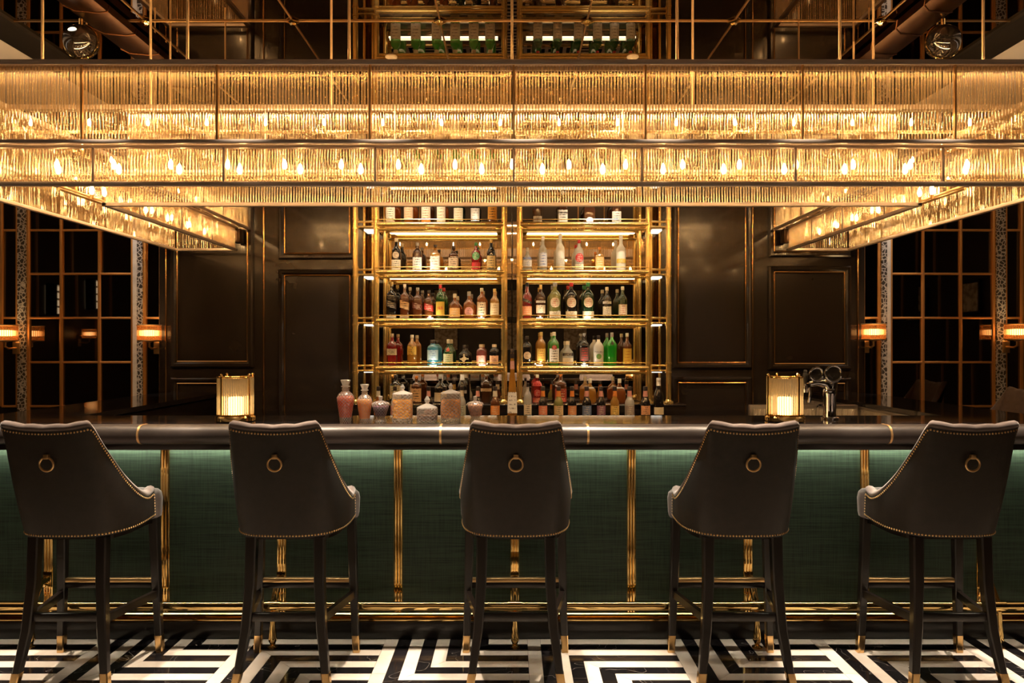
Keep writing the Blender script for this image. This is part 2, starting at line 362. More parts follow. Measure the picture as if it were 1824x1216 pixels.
for poly, dark in strips:
    P = [(X0+W*a, YR-W*b) for a, b in poly]
    ys = [p[1] for p in P]; xs = [p[0] for p in P]
    if min(ys) > 4.2 or max(ys) < -5.6 or max(abs(min(xs)), abs(max(xs))) > 5.6: continue
    cx, cyy = sum(xs)/4, sum(ys)/4
    P = [(x-g*(1 if x > cx else -1), y-g*(1 if y > cyy else -1)) for x, y in P]
    seen = max(ys) > 3.0 and min(ys) < 3.75 and min(xs) < 2.75 and max(xs) > -2.75
    if seen and nst < 290:
        MB().prism(P, -.006, 0.0).build('marble_strip', marble_b if dark else marble_w, floor, 0); nst += 1
    else: rest[dark].prism(P, -.006, 0)
tag(rest[True].build('black_marble_strips', marble_b, floor, 0), kind='stuff')
tag(rest[False].build('white_marble_strips', marble_w, floor, 0), kind='stuff')

# ------------------------------------------------------------------ room shell
YW = 6.0
wall_back = struct(MB().box(-2.90, 2.90, YW, YW+.15, 0, CEIL).build('wall_back', lacquer, None, 0))
struct(MB().box(-6.1, 6.1, YW+.16, YW+.3, 0, CEIL).build('wall_far', darkwall, None, 0))
struct(MB().box(-6.1, -5.95, -6, YW+.16, 0, CEIL).build('wall_left', darkwall, None, 0))
struct(MB().box(5.95, 6.1, -6, YW+.16, 0, CEIL).build('wall_right', darkwall, None, 0))
wall_rear = struct(MB().box(-6, 6, -6.15, -6, 0, CEIL).build('wall_rear', darkwall, None, 0))
ceiling = struct(MB().box(-6.1, 6.1, -6.1, YW+.3, CEIL+.03, CEIL+.2).build('ceiling', black, None, 0))
MB().box(-6.0, 6.0, -6.0, 2.9, CEIL, CEIL+.03).build('plaster_field', taupe_ceiling, ceiling, 0)
for s in (-1, 1):
    a, b = sorted((s*3.24, s*6.0))
    MB().box(a, b, 2.9, YW+.16, CEIL-.01, CEIL+.03).build('white_soffit', whitepaint, ceiling, 0)
    a, b = sorted((s*3.0, s*3.24))
    MB().box(a, b, 2.9, YW, CEIL-.02, CEIL+.03).build('black_border', black, ceiling, 0)
GX = [0.0085+.886*(k+.5) for k in range(-4, 4)]; GY = [2.9, 3.511, 4.397, 5.283, YW]
xs = [-3.0]+[x for x in GX if abs(x) < 2.99]+[3.0]
for i in range(len(xs)-1):
    for j in range(len(GY)-1):
        MB().box(xs[i]+.002, xs[i+1]-.002, GY[j]+.002, GY[j+1]-.002, CEIL, CEIL+.03).build('mirror_tile', mirror_dark, ceiling, 0)
for x in xs[1:-1]: MB().tube([(x, 2.9, CEIL-.004), (x, YW, CEIL-.003)], .005, 8).build('ceiling_bead', bead_m, ceiling)
for y in GY[1:-1]: MB().tube([(-3, y, CEIL-.004), (3, y, CEIL-.003)], .005, 8).build('ceiling_bead', bead_m, ceiling)
ros = MB()
ros.lathe([(.042, 0), (.040, -.006), (.02, -.012), (.012, -.022)], (0, 0, 0), 4, rot=PI/4)
ros = ros.mesh('ceiling_rosette', brass)
for x in xs[1:-1]:
    for y in GY[1:-1]: link('ceiling_rosette', ros, ceiling, (x, y, CEIL-.006))

# panelled back wall: raised moulding frames with a gold bead
def frame_moulding(x0, x1, z0, z1, Y, parent, bead=True, wd=.055):
    prof = [(0, 0), (0, .022), (.012, .034), (.03, .030), (.038, .018), (wd, .010), (wd, 0)]      # (inward, proud)
    cs = [(x0, z0, 1, 1), (x1, z0, -1, 1), (x1, z1, -1, -1), (x0, z1, 1, -1)]
    n = len(prof); vs = []; fs = []
    for cx, cz, dx, dz in cs:
        for a, b in prof: vs.append((cx+dx*a, Y-b, cz+dz*a))
    for i in range(4):
        j = (i+1) % 4
        for k in range(n-1): fs.append((i*n+k, i*n+k+1, j*n+k+1, j*n+k))
    MB().add(vs, fs).build('panel_moulding', lacquer, parent)
    if bead:
        i = wd-.006
        pts = [(x0+i, Y-.012, z0+i), (x1-i, Y-.012, z0+i), (x1-i, Y-.012, z1-i), (x0+i, Y-.012, z1-i)]
        m = MB()
        for a in range(4):
            m.tube([pts[a], pts[(a+1) % 4]], .006, 8)
        m.build('gold_bead', gold_trim, parent)
q = lambda px: sX(px, YW); h = lambda py: sZ(py, YW)
for (a, b, t, bt) in [(497, 634, None, 462), (497, 634, 480, 800), (306, 452, None, 654), (306, 452, 672, 830),
                      (1197, 1338, None, 656), (1197, 1338, 671, 830), (1368, 1514, None, 458), (1368, 1514, 474, 658), (1368, 1514, 672, 830)]:
    frame_moulding(q(a), q(b), h(bt), 3.30 if t is None else h(t), YW, wall_back)
for px in (470, 296, 1358-18, 1528):
    MB().tube([(q(px), YW-.004, .0), (q(px), YW-.004, CEIL)], .007, 8).build('gold_bead', gold_trim, wall_back)
for s in (-1, 1):
    struct(MB().box(*sorted((s*2.35, s*2.9)), YW-.02, YW, 0, .12).build('baseboard_'+('left' if s < 0 else 'right'), lacquer, None, 0))

# gridded reflective windows either side
def window(name, xsv, zs, Y, x_lo, x_hi):
    wo = struct(MB().box(x_lo, x_hi, Y+.03, Y+.06, 0, CEIL).build(name, black, None, 0))
    for i in range(len(xsv)-1):
        for j in range(len(zs)-1):
            t = random.uniform(-.004, .004); u = random.uniform(-.004, .004)
            x0, x1, z0, z1 = xsv[i]+.008, xsv[i+1]-.008, zs[j]+.008, zs[j+1]-.008
            MB().add([(x0, Y+t, z0), (x1, Y-t, z0), (x1, Y-t+u, z1), (x0, Y+t+u, z1), (x0, Y+.02, z0), (x1, Y+.02, z0), (x1, Y+.02, z1), (x0, Y+.02, z1)],
                     [(0, 1, 2, 3), (7, 6, 5, 4), (0, 4, 5, 1), (1, 5, 6, 2), (2, 6, 7, 3), (3, 7, 4, 0)]).build('pane', glass_dark, wo, 0)
    for x in xsv: MB().rbox(x-.011, x+.011, Y-.016, Y+.012, zs[0], zs[-1], .003).build('muntin', muntin_m, wo)
    for z in zs: MB().rbox(xsv[0], xsv[-1], Y-.012, Y+.012, z-.009, z+.009, .003).build('muntin', muntin_m, wo)
    return wo
YG = 6.05; zs = [.63, .996, 1.36, 1.727, 2.092, 2.453, 2.818, 3.18]
g_ = lambda px: sX(px, YG)
window('window_1', [g_(p) for p in (52, 110, 178, 237)], zs, YG, g_(50), g_(239))
window('window_2', [g_(p) for p in (1586, 1643, 1710, 1769)], zs, YG, g_(1584), g_(1771))
z2 = [.996, 1.727, 2.453, 3.18]
window('window_3', [g_(4), g_(32)], z2, YG, g_(2), g_(34)); window('window_4', [g_(258.5), g_(287)], z2, YG, g_(257), g_(289))
window('window_5', [g_(1537), g_(1565)], z2, YG, g_(1535), g_(1567)); window('window_6', [g_(1790), g_(1819)], z2, YG, g_(1788), g_(1821))
ti = 0
for (a, b, m) in [(239.5, 247, silver), (247, 256.5, damask_m), (35, 49.5, damask_m), (1567.5, 1577, damask_m), (1577, 1583.5, silver), (1772, 1787.5, damask_m)]:
    ti += 1
    struct(MB().box(g_(a), g_(b), YG-.03, YG+.06, 0, CEIL).build('trim_%d' % ti, m, None, 0))

# ------------------------------------------------------------------ chandelier
ch = thing('chandelier', (0, 3.73, CEIL), 'huge tiered rectangular chandelier of amber lit glass rods hanging over the bar', 'chandelier')
ch_m = Matrix.Translation((0, 3.73, CEIL)).inverted()
def cb(mb, name, mat, smooth=35, kind=None, parent=ch):
    mb.v = [(x, y-3.73, z-CEIL) for x, y, z in mb.v]
    o = mb.build(name, mat, parent, smooth)
    if kind: o['kind'] = kind
    return o
# loops: (outer X, front Y, inner X, inner Y, end Y, z0, z1)
T1 = dict(xo=2.79, yf=3.397, xi=2.14, yi=4.055, ye=5.925, z0=2.452, z1=2.806)
T2 = dict(xo=2.70, yf=3.474, xi=2.22, yi=3.983, ye=5.855, z0=2.276, z1=2.444)
def loop(t):
    return [(-t['xo'], t['ye']), (-t['xo'], t['yf']), (t['xo'], t['yf']), (t['xo'], t['ye']), (t['xi'], t['ye']), (t['xi'], t['yi']), (-t['xi'], t['yi']), (-t['xi'], t['ye'])]
def bar(p, q_, zc, wz, wd):
    (x0, y0), (x1, y1) = p, q_
    if abs(x0-x1) < 1e-6: return MB().rbox(x0-wd/2, x0+wd/2, min(y0, y1)-wd/2, max(y0, y1)+wd/2, zc-wz/2, zc+wz/2, .003)
    return MB().rbox(min(x0, x1)-wd/2, max(x0, x1)+wd/2, y0-wd/2, y0+wd/2, zc-wz/2, zc+wz/2, .003)
SP = 0.0147
def rodmesh(z0, z1):
    return MB().lathe([(.0049, z0), (.0049, z1)], (0, 0, 0), 8, cap=False).mesh('glass_rod', rod_m, 60)
stuff = MB(); nrod = 0
for t in (T1, T2):
    L_ = loop(t); top = t is T1
    zc = t['z1'] if top else t['z1']+.004
    for i in range(8):
        p, q_ = L_[i], L_[(i+1) % 8]
        cb(bar(p, q_, t['z1']+.008 if top else t['z1']+.002, .024 if top else .016, .034), 'frame_rail', bronze_rail)
        if not top: cb(bar(p, q_, t['z0']-.008, .020, .026), 'frame_rail', bronze_rail)
        else: cb(bar(p, q_, t['z0']-.004, .017, .026), 'frame_rail', bronze_rail)
        d = Vector((q_[0]-p[0], q_[1]-p[1])); n = int(d.length/SP); u = d/n
        rm = None
        for k in range(1, n):
            x, y = p[0]+u.x*k, p[1]+u.y*k
            jx = random.uniform(-.0012, .0012)
            if top and i == 1 and abs(x) < 2.205 and nrod < 300:
                if rm is None: rm = rodmesh(t['z0']-CEIL, t['z1']-CEIL)
                link('glass_rod', rm, ch, (x+jx, y-3.73, 0)); nrod += 1
            else: stuff.lathe([(.0049, t['z0']), (.0049, t['z1'])], (x+jx, y, 0), 8 if i in (1, 5) else 6, cap=False)
cb(stuff, 'glass_rods', rod_m, 60, 'stuff')
# slim vertical muntins
for x in (-2.0, -1.37, -.66, .008, .62, 1.35, 2.06): cb(MB().rbox(x-.005, x+.005, 3.386, 3.398, 2.45, 2.81, .002), 'frame_stile', brass_dull)
for x in (-1.99, -1.37, -.65, .008, .617, 1.347, 2.047):
    cb(MB().rbox(x-.005, x+.005, 3.462, 3.474, 2.276, 2.446, .002), 'frame_stile', bronze_rail)
    cb(MB().rbox(x-.005, x+.005, 4.05, 4.062, 2.45, 2.81, .002), 'frame_stile', bronze_rail)
for s in (-1, 1):
    for y in (4.35, 4.9, 5.4):
        cb(MB().rbox(s*2.14-.005, s*2.14+.005, y-.005, y+.005, 2.45, 2.81, .002), 'frame_stile', bronze_rail)
        cb(MB().rbox(s*2.22-.005, s*2.22+.005, y-.005, y+.005, 2.276, 2.446, .002), 'frame_stile', bronze_rail)
    cb(MB().rbox(*sorted((s*2.25, s*2.19)), 5.87, 5.96, 2.33, 2.44, .004), 'mounting_bracket', darkmetal)
# hanger rods
for x in (-2.2, -1.52, -.763, 0, .773, 1.536, 2.208): cb(MB().cyl(x, 3.42, 2.82, CEIL, .0065, 10), 'hanger_rod', hanger_m)
for x in (-2.0, -1.0, 1.0, 2.0): cb(MB().cyl(x, 4.04, 2.82, CEIL, .0065, 8), 'hanger_rod', hanger_m)
for s in (-1, 1):
    for y in (4.7, 5.6):
        for xx in (2.2, 2.74): cb(MB().cyl(s*xx, y, 2.82, CEIL, .0065, 8), 'hanger_rod', hanger_m)
# bulb carriers and candle bulbs
bm_ = MB().lathe([(.004, -.024), (.012, -.012), (.013, .0), (.009, .016), (.002, .030)], (0, 0, 0), 8).mesh('bulb', bulb_m)
bm2_ = MB().lathe([(.003, -.024), (.006, -.018), (.0075, -.008), (.005, .004), (.001, .012)], (0, 0, 0), 8).mesh('bulb', bulb_dim)
sock = MB().lathe([(.009, -.05), (.010, -.026), (.007, -.024)], (0, 0, 0), 8).mesh('bulb_socket', brass_dull)
def bulbs_on(pts, z, bm_=bm_):
    for x, y in pts:
        b = link('bulb', bm_, ch, (x, y-3.73, z-CEIL)); link('bulb_socket', sock, b, (0, 0, 0))
for (yy, z, off) in ((3.62, 2.372, 0), (3.85, 2.452, .15), (3.73, 2.646, .09)):
    pts = [(-2.55+off+.3*k, yy) for k in range(18)]
    bulbs_on([p for p in pts if p[0] < 2.62], z, bm2_ if z > 2.5 else bm_)
    cb(MB().tube([(-2.65, yy, z-.056), (2.65, yy, z-.056)], .008, 8), 'bulb_carrier', brass_dull)
for y in (3.425, 3.975):
    cb(MB().box(-2.70, 2.70, y-.006, y+.006, 2.797, 2.801), 'led_strip', beamled_m, 0)
    cb(MB().rbox(-2.74, 2.74, y-.017, y-.013, 2.782, 2.806, .001), 'strip_cover', bronze_rail)
for s in (-1, 1):
    for (xx, z, off) in ((2.36, 2.372, 0), (2.54, 2.452, .15), (2.46, 2.646, .08)):
        bulbs_on([(s*xx, 4.1+off+.3*k) for k in range(6)], z, bm2_ if z > 2.5 else bm_)
        cb(MB().tube([(s*xx, 3.8, z-.056), (s*xx, 5.84, z-.056)], .008, 8), 'bulb_carrier', brass_dull)

# ------------------------------------------------------------------ bar counter
bar_o = thing('bar_counter', (0, 3.85, 0), 'long bar counter with green cloth panels, brass reeded strips and rolled black leather edge', 'bar counter')
def bb(mb, name, mat, smooth=35, parent=bar_o):
    mb.v = [(x, y-3.85, z) for x, y, z in mb.v]
    return mb.build(name, mat, parent, smooth)
BX = 2.85
bb(MB().rbox(-BX, BX, 3.727, 3.93, 0, .086, .004), 'plinth', woodblk)
bb(MB().box(-BX, BX, 3.79, 3.93, .086, 1.0), 'carcass', black, 0)
colx = [.0145+.602*k for k in range(-4, 5)]
edges = [-BX]+colx+[BX]
for i in range(len(edges)-1):
    a = edges[i]+(.022 if i else 0); b = edges[i+1]-(.022 if i < len(edges)-2 else 0)
    bb(MB().box(a, b, 3.77, 3.79, .125, .988), 'cloth_panel', green, 0)
for x in colx:
    m = MB()
    for k in (-1, 0, 1): m.tube([(x+k*.0145, 3.768, .10), (x+k*.0145, 3.768, .988)], .0085, 10)
    m.box(x-.023, x+.023, 3.766, 3.79,   .10, .988)
    bb(m, 'brass_reeding', brass)
m = MB(); m.tube([(-BX, 3.757, .113), (BX, 3.757, .113)], .012, 10); bb(m, 'base_moulding', brass)
bb(MB().rbox(-BX, BX, 3.735, 3.79, .086, .101, .004), 'base_moulding', brass)
bb(MB().rbox(-BX, BX, 3.565, 3.93, .988, 1.024, .008), 'ledge_moulding', woodblk)
bb(MB().box(-BX, BX, 3.735, 3.752, .980, .988), 'light_strip', strip_m, 0)
# rolled leather armrest in sections with brass bands
prof = []
for k in range(15):
    a = PI*.5+PI*1.25*k/14
    prof.append((3.512+.046*math.cos(a), 1.071+.046*math.sin(a)))
prof = [(3.559, 1.117)]+prof+[(3.54, 1.025), (3.559, 1.025)]
bands = [-BX, -1.78, -.341, .363, 1.805, BX]
for i in range(5): bb(MB().loftx(prof, bands[i]+.004, bands[i+1]-.004), 'armrest_pad', armleather, 50)
for x in bands[1:-1]:
    p2 = [(3.512+(y-3.512)*1.0+(-.0025 if y < 3.512 else 0), z+(.002 if z > 1.1 else 0)) for y, z in prof]
    bb(MB().loftx(p2, x-.005, x+.005), 'brass_band', brass_dull, 50)
# footrail
bb(MB().tube([(-BX, 3.64, .201), (BX, 3.64, .201)], .0225, 16), 'foot_rail', brass)
for k in (-4, -2, 0, 2, 4):
    x = .0145+.602*k
    m = MB(); m.tube([(x, 3.765, .30), (x, 3.70, .295), (x, 3.665, .245), (x, 3.643, .212)], [.020, .018, .017, .017], 10)
    m.rbox(x-.022, x+.022, 3.755, 3.772, .255, .335, .003)
    bb(m, 'rail_bracket', brass)
    m = MB(); m.tube([(x-.034, 3.64, .201), (x+.034, 3.64, .201)], .0265, 16); bb(m, 'rail_collar', brass)
    m = MB(); m.lathe([(.026, 0), (.026, .004), (.017, .006), (.012, .012), (.015, .024), (.021, .035), (.020, .05), (.013, .12), (.011, .180)], (x, 3.628, 0), 14); bb(m, 'rail_foot', brass)
# side wings below the worktop
for s in (-1, 1):
    bb(MB().box(*sorted((s*2.40, s*2.80)), 3.93, 5.98, 0, 1.07), 'wing_carcass', woodblk, 0)
bb(MB().rbox(2.335, 2.352, 4.03, 5.95, 1.072, 1.087, .003), 'steel_apron', steel)
bb(MB().box(2.345, 2.40, 4.03, 5.95, .90, 1.072), 'rippled_apron', hammered_m, 0)
bb(MB().box(-2.40, -2.38, 4.03, 5.95, .2, 1.07), 'wing_lining', woodblk, 0)
# worktop: one U of black stone
U = [(-2.86, 3.561), (2.86, 3.561), (2.86, 5.985), (2.35, 5.985), (2.35, 3.987), (-2.35, 3.987), (-2.35, 5.985), (-2.86, 5.985)]
m = MB(); m.prism(U, 1.087, 1.1175)
tag(m.build('bar_worktop', stone, None, 20), 'black polished stone worktop running round the bar in a U', 'worktop')
# steel sink station inside the bar on the right
st = thing('ice_station', (1.95, 4.55, 0), 'steel ice and sink station behind the bar beside the beer taps', 'sink station')
def ib(mb, name, mat, smooth=35, parent=st):
    mb.v = [(x-1.95, y-4.55, z) for x, y, z in mb.v]; return mb.build(name, mat, parent, smooth)
ib(MB().rbox(1.62, 2.32, 4.15, 4.95, 0, .93, .006), 'body', steel)
ib(MB().rbox(1.60, 2.325, 4.9, 4.95, .93, 1.10, .006), 'backsplash', steel)
ib(MB().rbox(1.62, 2.31, 4.885, 4.899, .95, 1.075, .004), 'rippled_panel', hammered_m)
m = MB(); m.tube([(1.72+.06*math.sin(a)*0, 4.80, .93) if a < 0 else (1.78-.06*math.cos(a), 4.80, 1.10+.06*math.sin(a)) for a in (-1, 0, .4, .8, 1.2, 1.6, 2, 2.4, 2.8, 3.14)], .011, 10); ib(m, 'faucet', chrome)
m = MB(); m.tube([(2.02, 4.84, .93), (2.02, 4.84, 1.08), (2.03, 4.82, 1.105), (2.05, 4.80, 1.105), (2.06, 4.79, 1.09)], .010, 8); ib(m, 'small_faucet', chrome)

# ------------------------------------------------------------------ back bar with brass display shelves
YS = 5.68; YM = 5.975
cab = thing('back_bar_cabinet', (0, 5.7, 0), 'low dark back bar cabinet under the brass bottle shelves', 'cabinet')
def kb(mb, name, mat, smooth=35, parent=cab):
    mb.v = [(x, y-5.7, z) for x, y, z in mb.v]; return mb.build(name, mat, parent, smooth)
kb(MB().box(-2.3, 2.3, 5.38, 5.965, .08, .935), 'body', woodblk, 0)
kb(MB().rbox(-2.32, 2.32, 5.36, 5.965, .935, .965, .004), 'top', stone)
kb(MB().rbox(-1.33, 1.34, 5.62, 5.965, .965, 1.047, .004), 'bottle_step', lacquer)
kb(MB().rbox(-1.33, 1.34, 5.612, 5.62, 1.036, 1.047, .002), 'step_edge', chrome)
for k in range(6):
    d = kb(MB().rbox(-2.28+.762*k, -2.28+.762*k+.75, 5.36, 5.38, .10, .90, .004), 'cabinet_door', lacquer)
    kb(MB().tube([(-2.28+.762*k+.69, 5.345, .45), (-2.28+.762*k+.69, 5.345, .6)], .006, 8), 'door_handle', brass, 35, d)
shbrass = pmat('bright_brass', (1.0, 0.70, 0.24), 0.22, .86, rvar=.05, vscale=6)
sh = thing('bottle_display', (0, 5.8, 1.047), 'tall polished brass shelf frame with mirrored back and lit bottle shelves', 'shelving')
def hb(mb, name, mat, smooth=35, parent=sh):
    mb.v = [(x, y-5.8, z-1.047) for x, y, z in mb.v]; return mb.build(name, mat, parent, smooth)
SHZ = [1.343, 1.713, 2.090, 2.462, 2.83, 3.20]     # shelf top surfaces
BAYS = [(-1.055, -.0655), (.0655, 1.06)]
xo, xi = (-1.219, 1.219), (-1.055, 1.06)
for x in (-1.219, -1.055, -.0655, .0655, 1.06, 1.219):
    r = .0205 if abs(x) > .5 else .0165
    p_ = hb(MB().cyl(x, YS, 1.049, CEIL, r, 16), 'brass_post', shbrass)
    for z in SHZ[:5]:
        for dz in (-.052, .018): hb(MB().lathe([(r+.001, z+dz-.006), (r+.006, z+dz-.004), (r+.006, z+dz+.004), (r+.001, z+dz+.006)], (x, YS, 0), 14), 'post_collar', shbrass, 35, p_)
    hb(MB().lathe([(r+.02, 1.048), (r+.02, 1.06), (r+.006, 1.07), (r, 1.08)], (x, YS, 0), 14), 'post_base', shbrass, 35, p_)
for x in (-1.20, -1.13, -1.035, -.05, .05, 1.04, 1.13, 1.20):
    hb(MB().cyl(x, 5.93, 1.049, CEIL, .012, 10), 'rear_post', shbrass)
for (a, b) in BAYS:
    hb(MB().box(a+.02, b-.02, YM, YM+.02, 1.049, CEIL), 'mirror_back', mirror, 0)
    for z in SHZ:
        bd = hb(MB().rbox(a+.012, b-.012, YS+.01, 5.955, z-.012, z, .002), 'shelf_board', pmat('shelf_glass', (.30, .24, .15), .12, .7), 35)
        m = MB(); m.tube([(a, YS-.008, z-.020), (b, YS-.008, z-.020)], .0185, 12); m.tube([(a, YS+.012, z-.054), (b, YS+.012, z-.054)], .0145, 12)
        hb(m, 'front_rail', shbrass, 35, bd)
        hb(MB().tube([(a, YS+.02, z+.022), (b, YS+.02, z+.022)], .0035, 8), 'gallery_rail', shbrass, 35, bd)
        hb(MB().tube([(a, 5.94, z-.026), (b, 5.94, z-.026)], .012, 10), 'back_rail', shbrass, 35, bd)
        hb(MB().box(a+.06, b-.06, 5.948, 5.957, z-.0485, z-.0445), 'led_strip', led_b, 0, bd)
        if z == 2.83: hb(MB().box(a+.05, b-.05, 5.95, 5.958, z+.060, z+.074), 'led_strip', led_b, 0, bd)
        if z < 2.8: hb(MB().box(a+.06, b-.06, 5.715, 5.727, z-.0165, z-.0125), 'led_strip', led_m, 0, bd)
PUCKS = {1: (1053,), 3: (846,), 1.5: (), 2: (766.5, 857, 961, 1046), 0: (771.5, 859, 961, 1041)}
PUCKS = {0: (771.5, 859, 961, 1041), 1: (766.5, 857, 961, 1046), 2: (1053, 760), 3: (846.5, 1050)}
for k, v in PUCKS.items():
    for px in v:
        hb(MB().lathe([(.026, 0), (.024, .003)], (sX(px, 5.745), 5.745, SHZ[k]), 14), 'puck_light', puck_m)
hb(MB().box(-.05, -.004, 5.945, 5.965, 1.049, CEIL), 'divider_mirror', mirror, 0)
hb(MB().box(.004, .05, 5.945, 5.965, 1.049, CEIL), 'divider_mirror', mirror, 0)
for s in (-1, 1):
    a, b = sorted((s*1.219, s*1.057))
    hb(MB().box(a, b, YM, YM+.02, 1.049, CEIL), 'side_mirror', pmat('bronze_side_panel', (.16, .10, .05), .1, 1), 0)
    for z in SHZ[:5]:
        bd = hb(MB().rbox(a+.018, b-.018, YS, 5.96, z-.046, z-.034, .002), 'side_shelf', shbrass, 35)
        m = MB()
        for dz in (.0, -.040): m.tube([(a, YS, z+dz), (b, YS, z+dz)], .008, 10)
        hb(m, 'side_rail', shbrass, 35, bd)
        hb(MB().box(a+.05, b-.035, 5.76, 5.92, z-.058, z-.046), 'light_box', lightbox_m, 0, bd)

# ------------------------------------------------------------------ bottles
YB = 5.824; SB = YB/F
def colmat(c, rough=.35, metal=0.0):
    return pmat('cap_%d_%d_%d_%d' % (*[int(x*99) for x in c], int(metal*9)), c, rough, metal, var=.08, vscale=60)
def label_mat(c, ink):
    name = 'label_%d_%d_%d_%d_%d_%d' % tuple(int(x*99) for x in (*c, *ink))
    if name in MATS: return MATS[name]
    m, N, L = nodes(name); b = N['Principled BSDF']; b.inputs['Roughness'].default_value = .6
    tc = N.new('ShaderNodeTexCoord'); sp = N.new('ShaderNodeSeparateXYZ'); L.new(tc.outputs['Generated'], sp.inputs[0])
    mz = N.new('ShaderNodeMath'); mz.operation = 'MULTIPLY'; mz.inputs[1].default_value = 5.2; L.new(sp.outputs['Z'], mz.inputs[0])
    fr = N.new('ShaderNodeMath'); fr.operation = 'FRACT'; L.new(mz.outputs[0], fr.inputs[0])
    ls = N.new('ShaderNodeMath'); ls.operation = 'LESS_THAN'; ls.inputs[1].default_value = .38; L.new(fr.outputs[0], ls.inputs[0])
    sx = N.new('ShaderNodeMath'); sx.operation = 'SUBTRACT'; sx.inputs[1].default_value = .5; L.new(sp.outputs['X'], sx.inputs[0])
    ax = N.new('ShaderNodeMath'); ax.operation = 'ABSOLUTE'; L.new(sx.outputs[0], ax.inputs[0])
    lx = N.new('ShaderNodeMath'); lx.operation = 'LESS_THAN'; lx.inputs[1].default_value = .33; L.new(ax.outputs[0], lx.inputs[0])
    nz = N.new('ShaderNodeTexNoise'); nz.inputs['Scale'].default_value = 9; L.new(tc.outputs['Generated'], nz.inputs['Vector'])
    gt = N.new('ShaderNodeMath'); gt.operation = 'GREATER_THAN'; gt.inputs[1].default_value = .5; L.new(nz.outputs['Fac'], gt.inputs[0])
    a1 = N.new('ShaderNodeMath'); a1.operation = 'MULTIPLY'; L.new(ls.outputs[0], a1.inputs[0]); L.new(lx.outputs[0], a1.inputs[1])
    a2 = N.new('ShaderNodeMath'); a2.operation = 'MULTIPLY'; L.new(a1.outputs[0], a2.inputs[0]); L.new(gt.outputs[0], a2.inputs[1])
    mx = N.new('ShaderNodeMix'); mx.data_type = 'RGBA'; L.new(a2.outputs[0], mx.inputs[0]); mx.inputs[6].default_value = (*c, 1); mx.inputs[7].default_value = (*ink, 1)
    L.new(mx.outputs[2], b.inputs['Base Color']); MATS[name] = m
    return m
C = dict(amber=(.42, .14, .025), dkamber=(.10, .028, .008), dark=(.012, .009, .008), black=(.008, .007, .007), clear=(.72, .72, .68), frost=(.78, .76, .68), green=(.02, .16, .04), dkgreen=(.010, .035, .014),
         ygreen=(.42, .42, .14), red=(.42, .02, .025), blue=(.10, .50, .72), gold=(.62, .34, .06), midori=(.03, .55, .06), white=(.85, .83, .78), pink=(.45, .14, .12), brown=(.05, .018, .008), orange=(.7, .2, .03), lime=(.10, .42, .07))
def bodymat(k):
    c = C[k]
    if k in ('dark', 'black', 'dkgreen', 'brown', 'white', 'frost', 'dkamber'):
        return pmat('glass_'+k, c, .08 if k != 'frost' else .4, 0, .6, coat=.3, var=.06, vscale=30)
    tint = tuple(.25+.75*x for x in c)
    return glassmix('glass_'+k, tint, tuple(min(1, x*1.3) for x in c), .45, rough=.05, gloss=.07, transl=.5)
# profile: fractions of half-width and of height
SHP = {
 'round': ([(.90, 0), (1, .02), (1, .60), (.93, .67), (.62, .745), (.36, .79), (.32, .93)], .93, 2, 1),
 'tall':  ([(.90, 0), (1, .015), (1, .56), (.9, .64), (.5, .72), (.36, .77), (.33, .93)], .93, 2, 1),
 'wide':  ([(.84, 0), (.92, .02), (1, .55), (.96, .64), (.6, .74), (.34, .79), (.28, .91)], .91, 2, .8),
 'square':([(.94, 0), (1, .02), (1, .60), (.9, .67), (.45, .74), (.34, .78), (.31, .92)], .92, 6, 1),
 'squat': ([(.88, 0), (1, .03), (1, .45), (.9, .56), (.5, .66), (.30, .72), (.28, .88)], .88, 2, .85),
 'flask': ([(.80, 0), (1, .05), (1, .42), (.86, .56), (.4, .68), (.27, .73), (.25, .86)], .86, 3, .6),
 'soda':  ([(.92, 0), (1, .02), (1, .40), (.92, .50), (.60, .60), (.46, .68), (.40, .90)], .90, 2, 1),
 'cone':  ([(.9, 0), (1, .01), (.92, .3), (.7, .5), (.5, .62), (.42, .75), (.36, .94)], .94, 8, 1),
 'gin':   ([(.92, 0), (1, .02), (1, .66), (.86, .74), (.5, .80), (.42, .83), (.42, .90)], .90, 5, .8),
 'wine':  ([(.93, 0), (1, .015), (1, .48), (.93, .56), (.58, .68), (.42, .76), (.38, .96)], .96, 2, 1),
}
def prof_r(prof, f):
    for (r0, a), (r1, b) in zip(prof, prof[1:]):
        if a <= f <= b: return r0+(r1-r0)*((f-a)/(b-a) if b > a else 0)
    return prof[-1][0]
def surf(prof, e, dy, hw, H, ang, f, k=1.02):
    r = prof_r(prof, f)*hw*k+.0006; a = -PI/2+ang; c, q_ = math.cos(a), math.sin(a)
    g_ = 1.0 if e == 2 else (abs(c)**e+abs(q_)**e)**(-1/e)
    return (r*g_*c, r*g_*q_*dy, f*H)
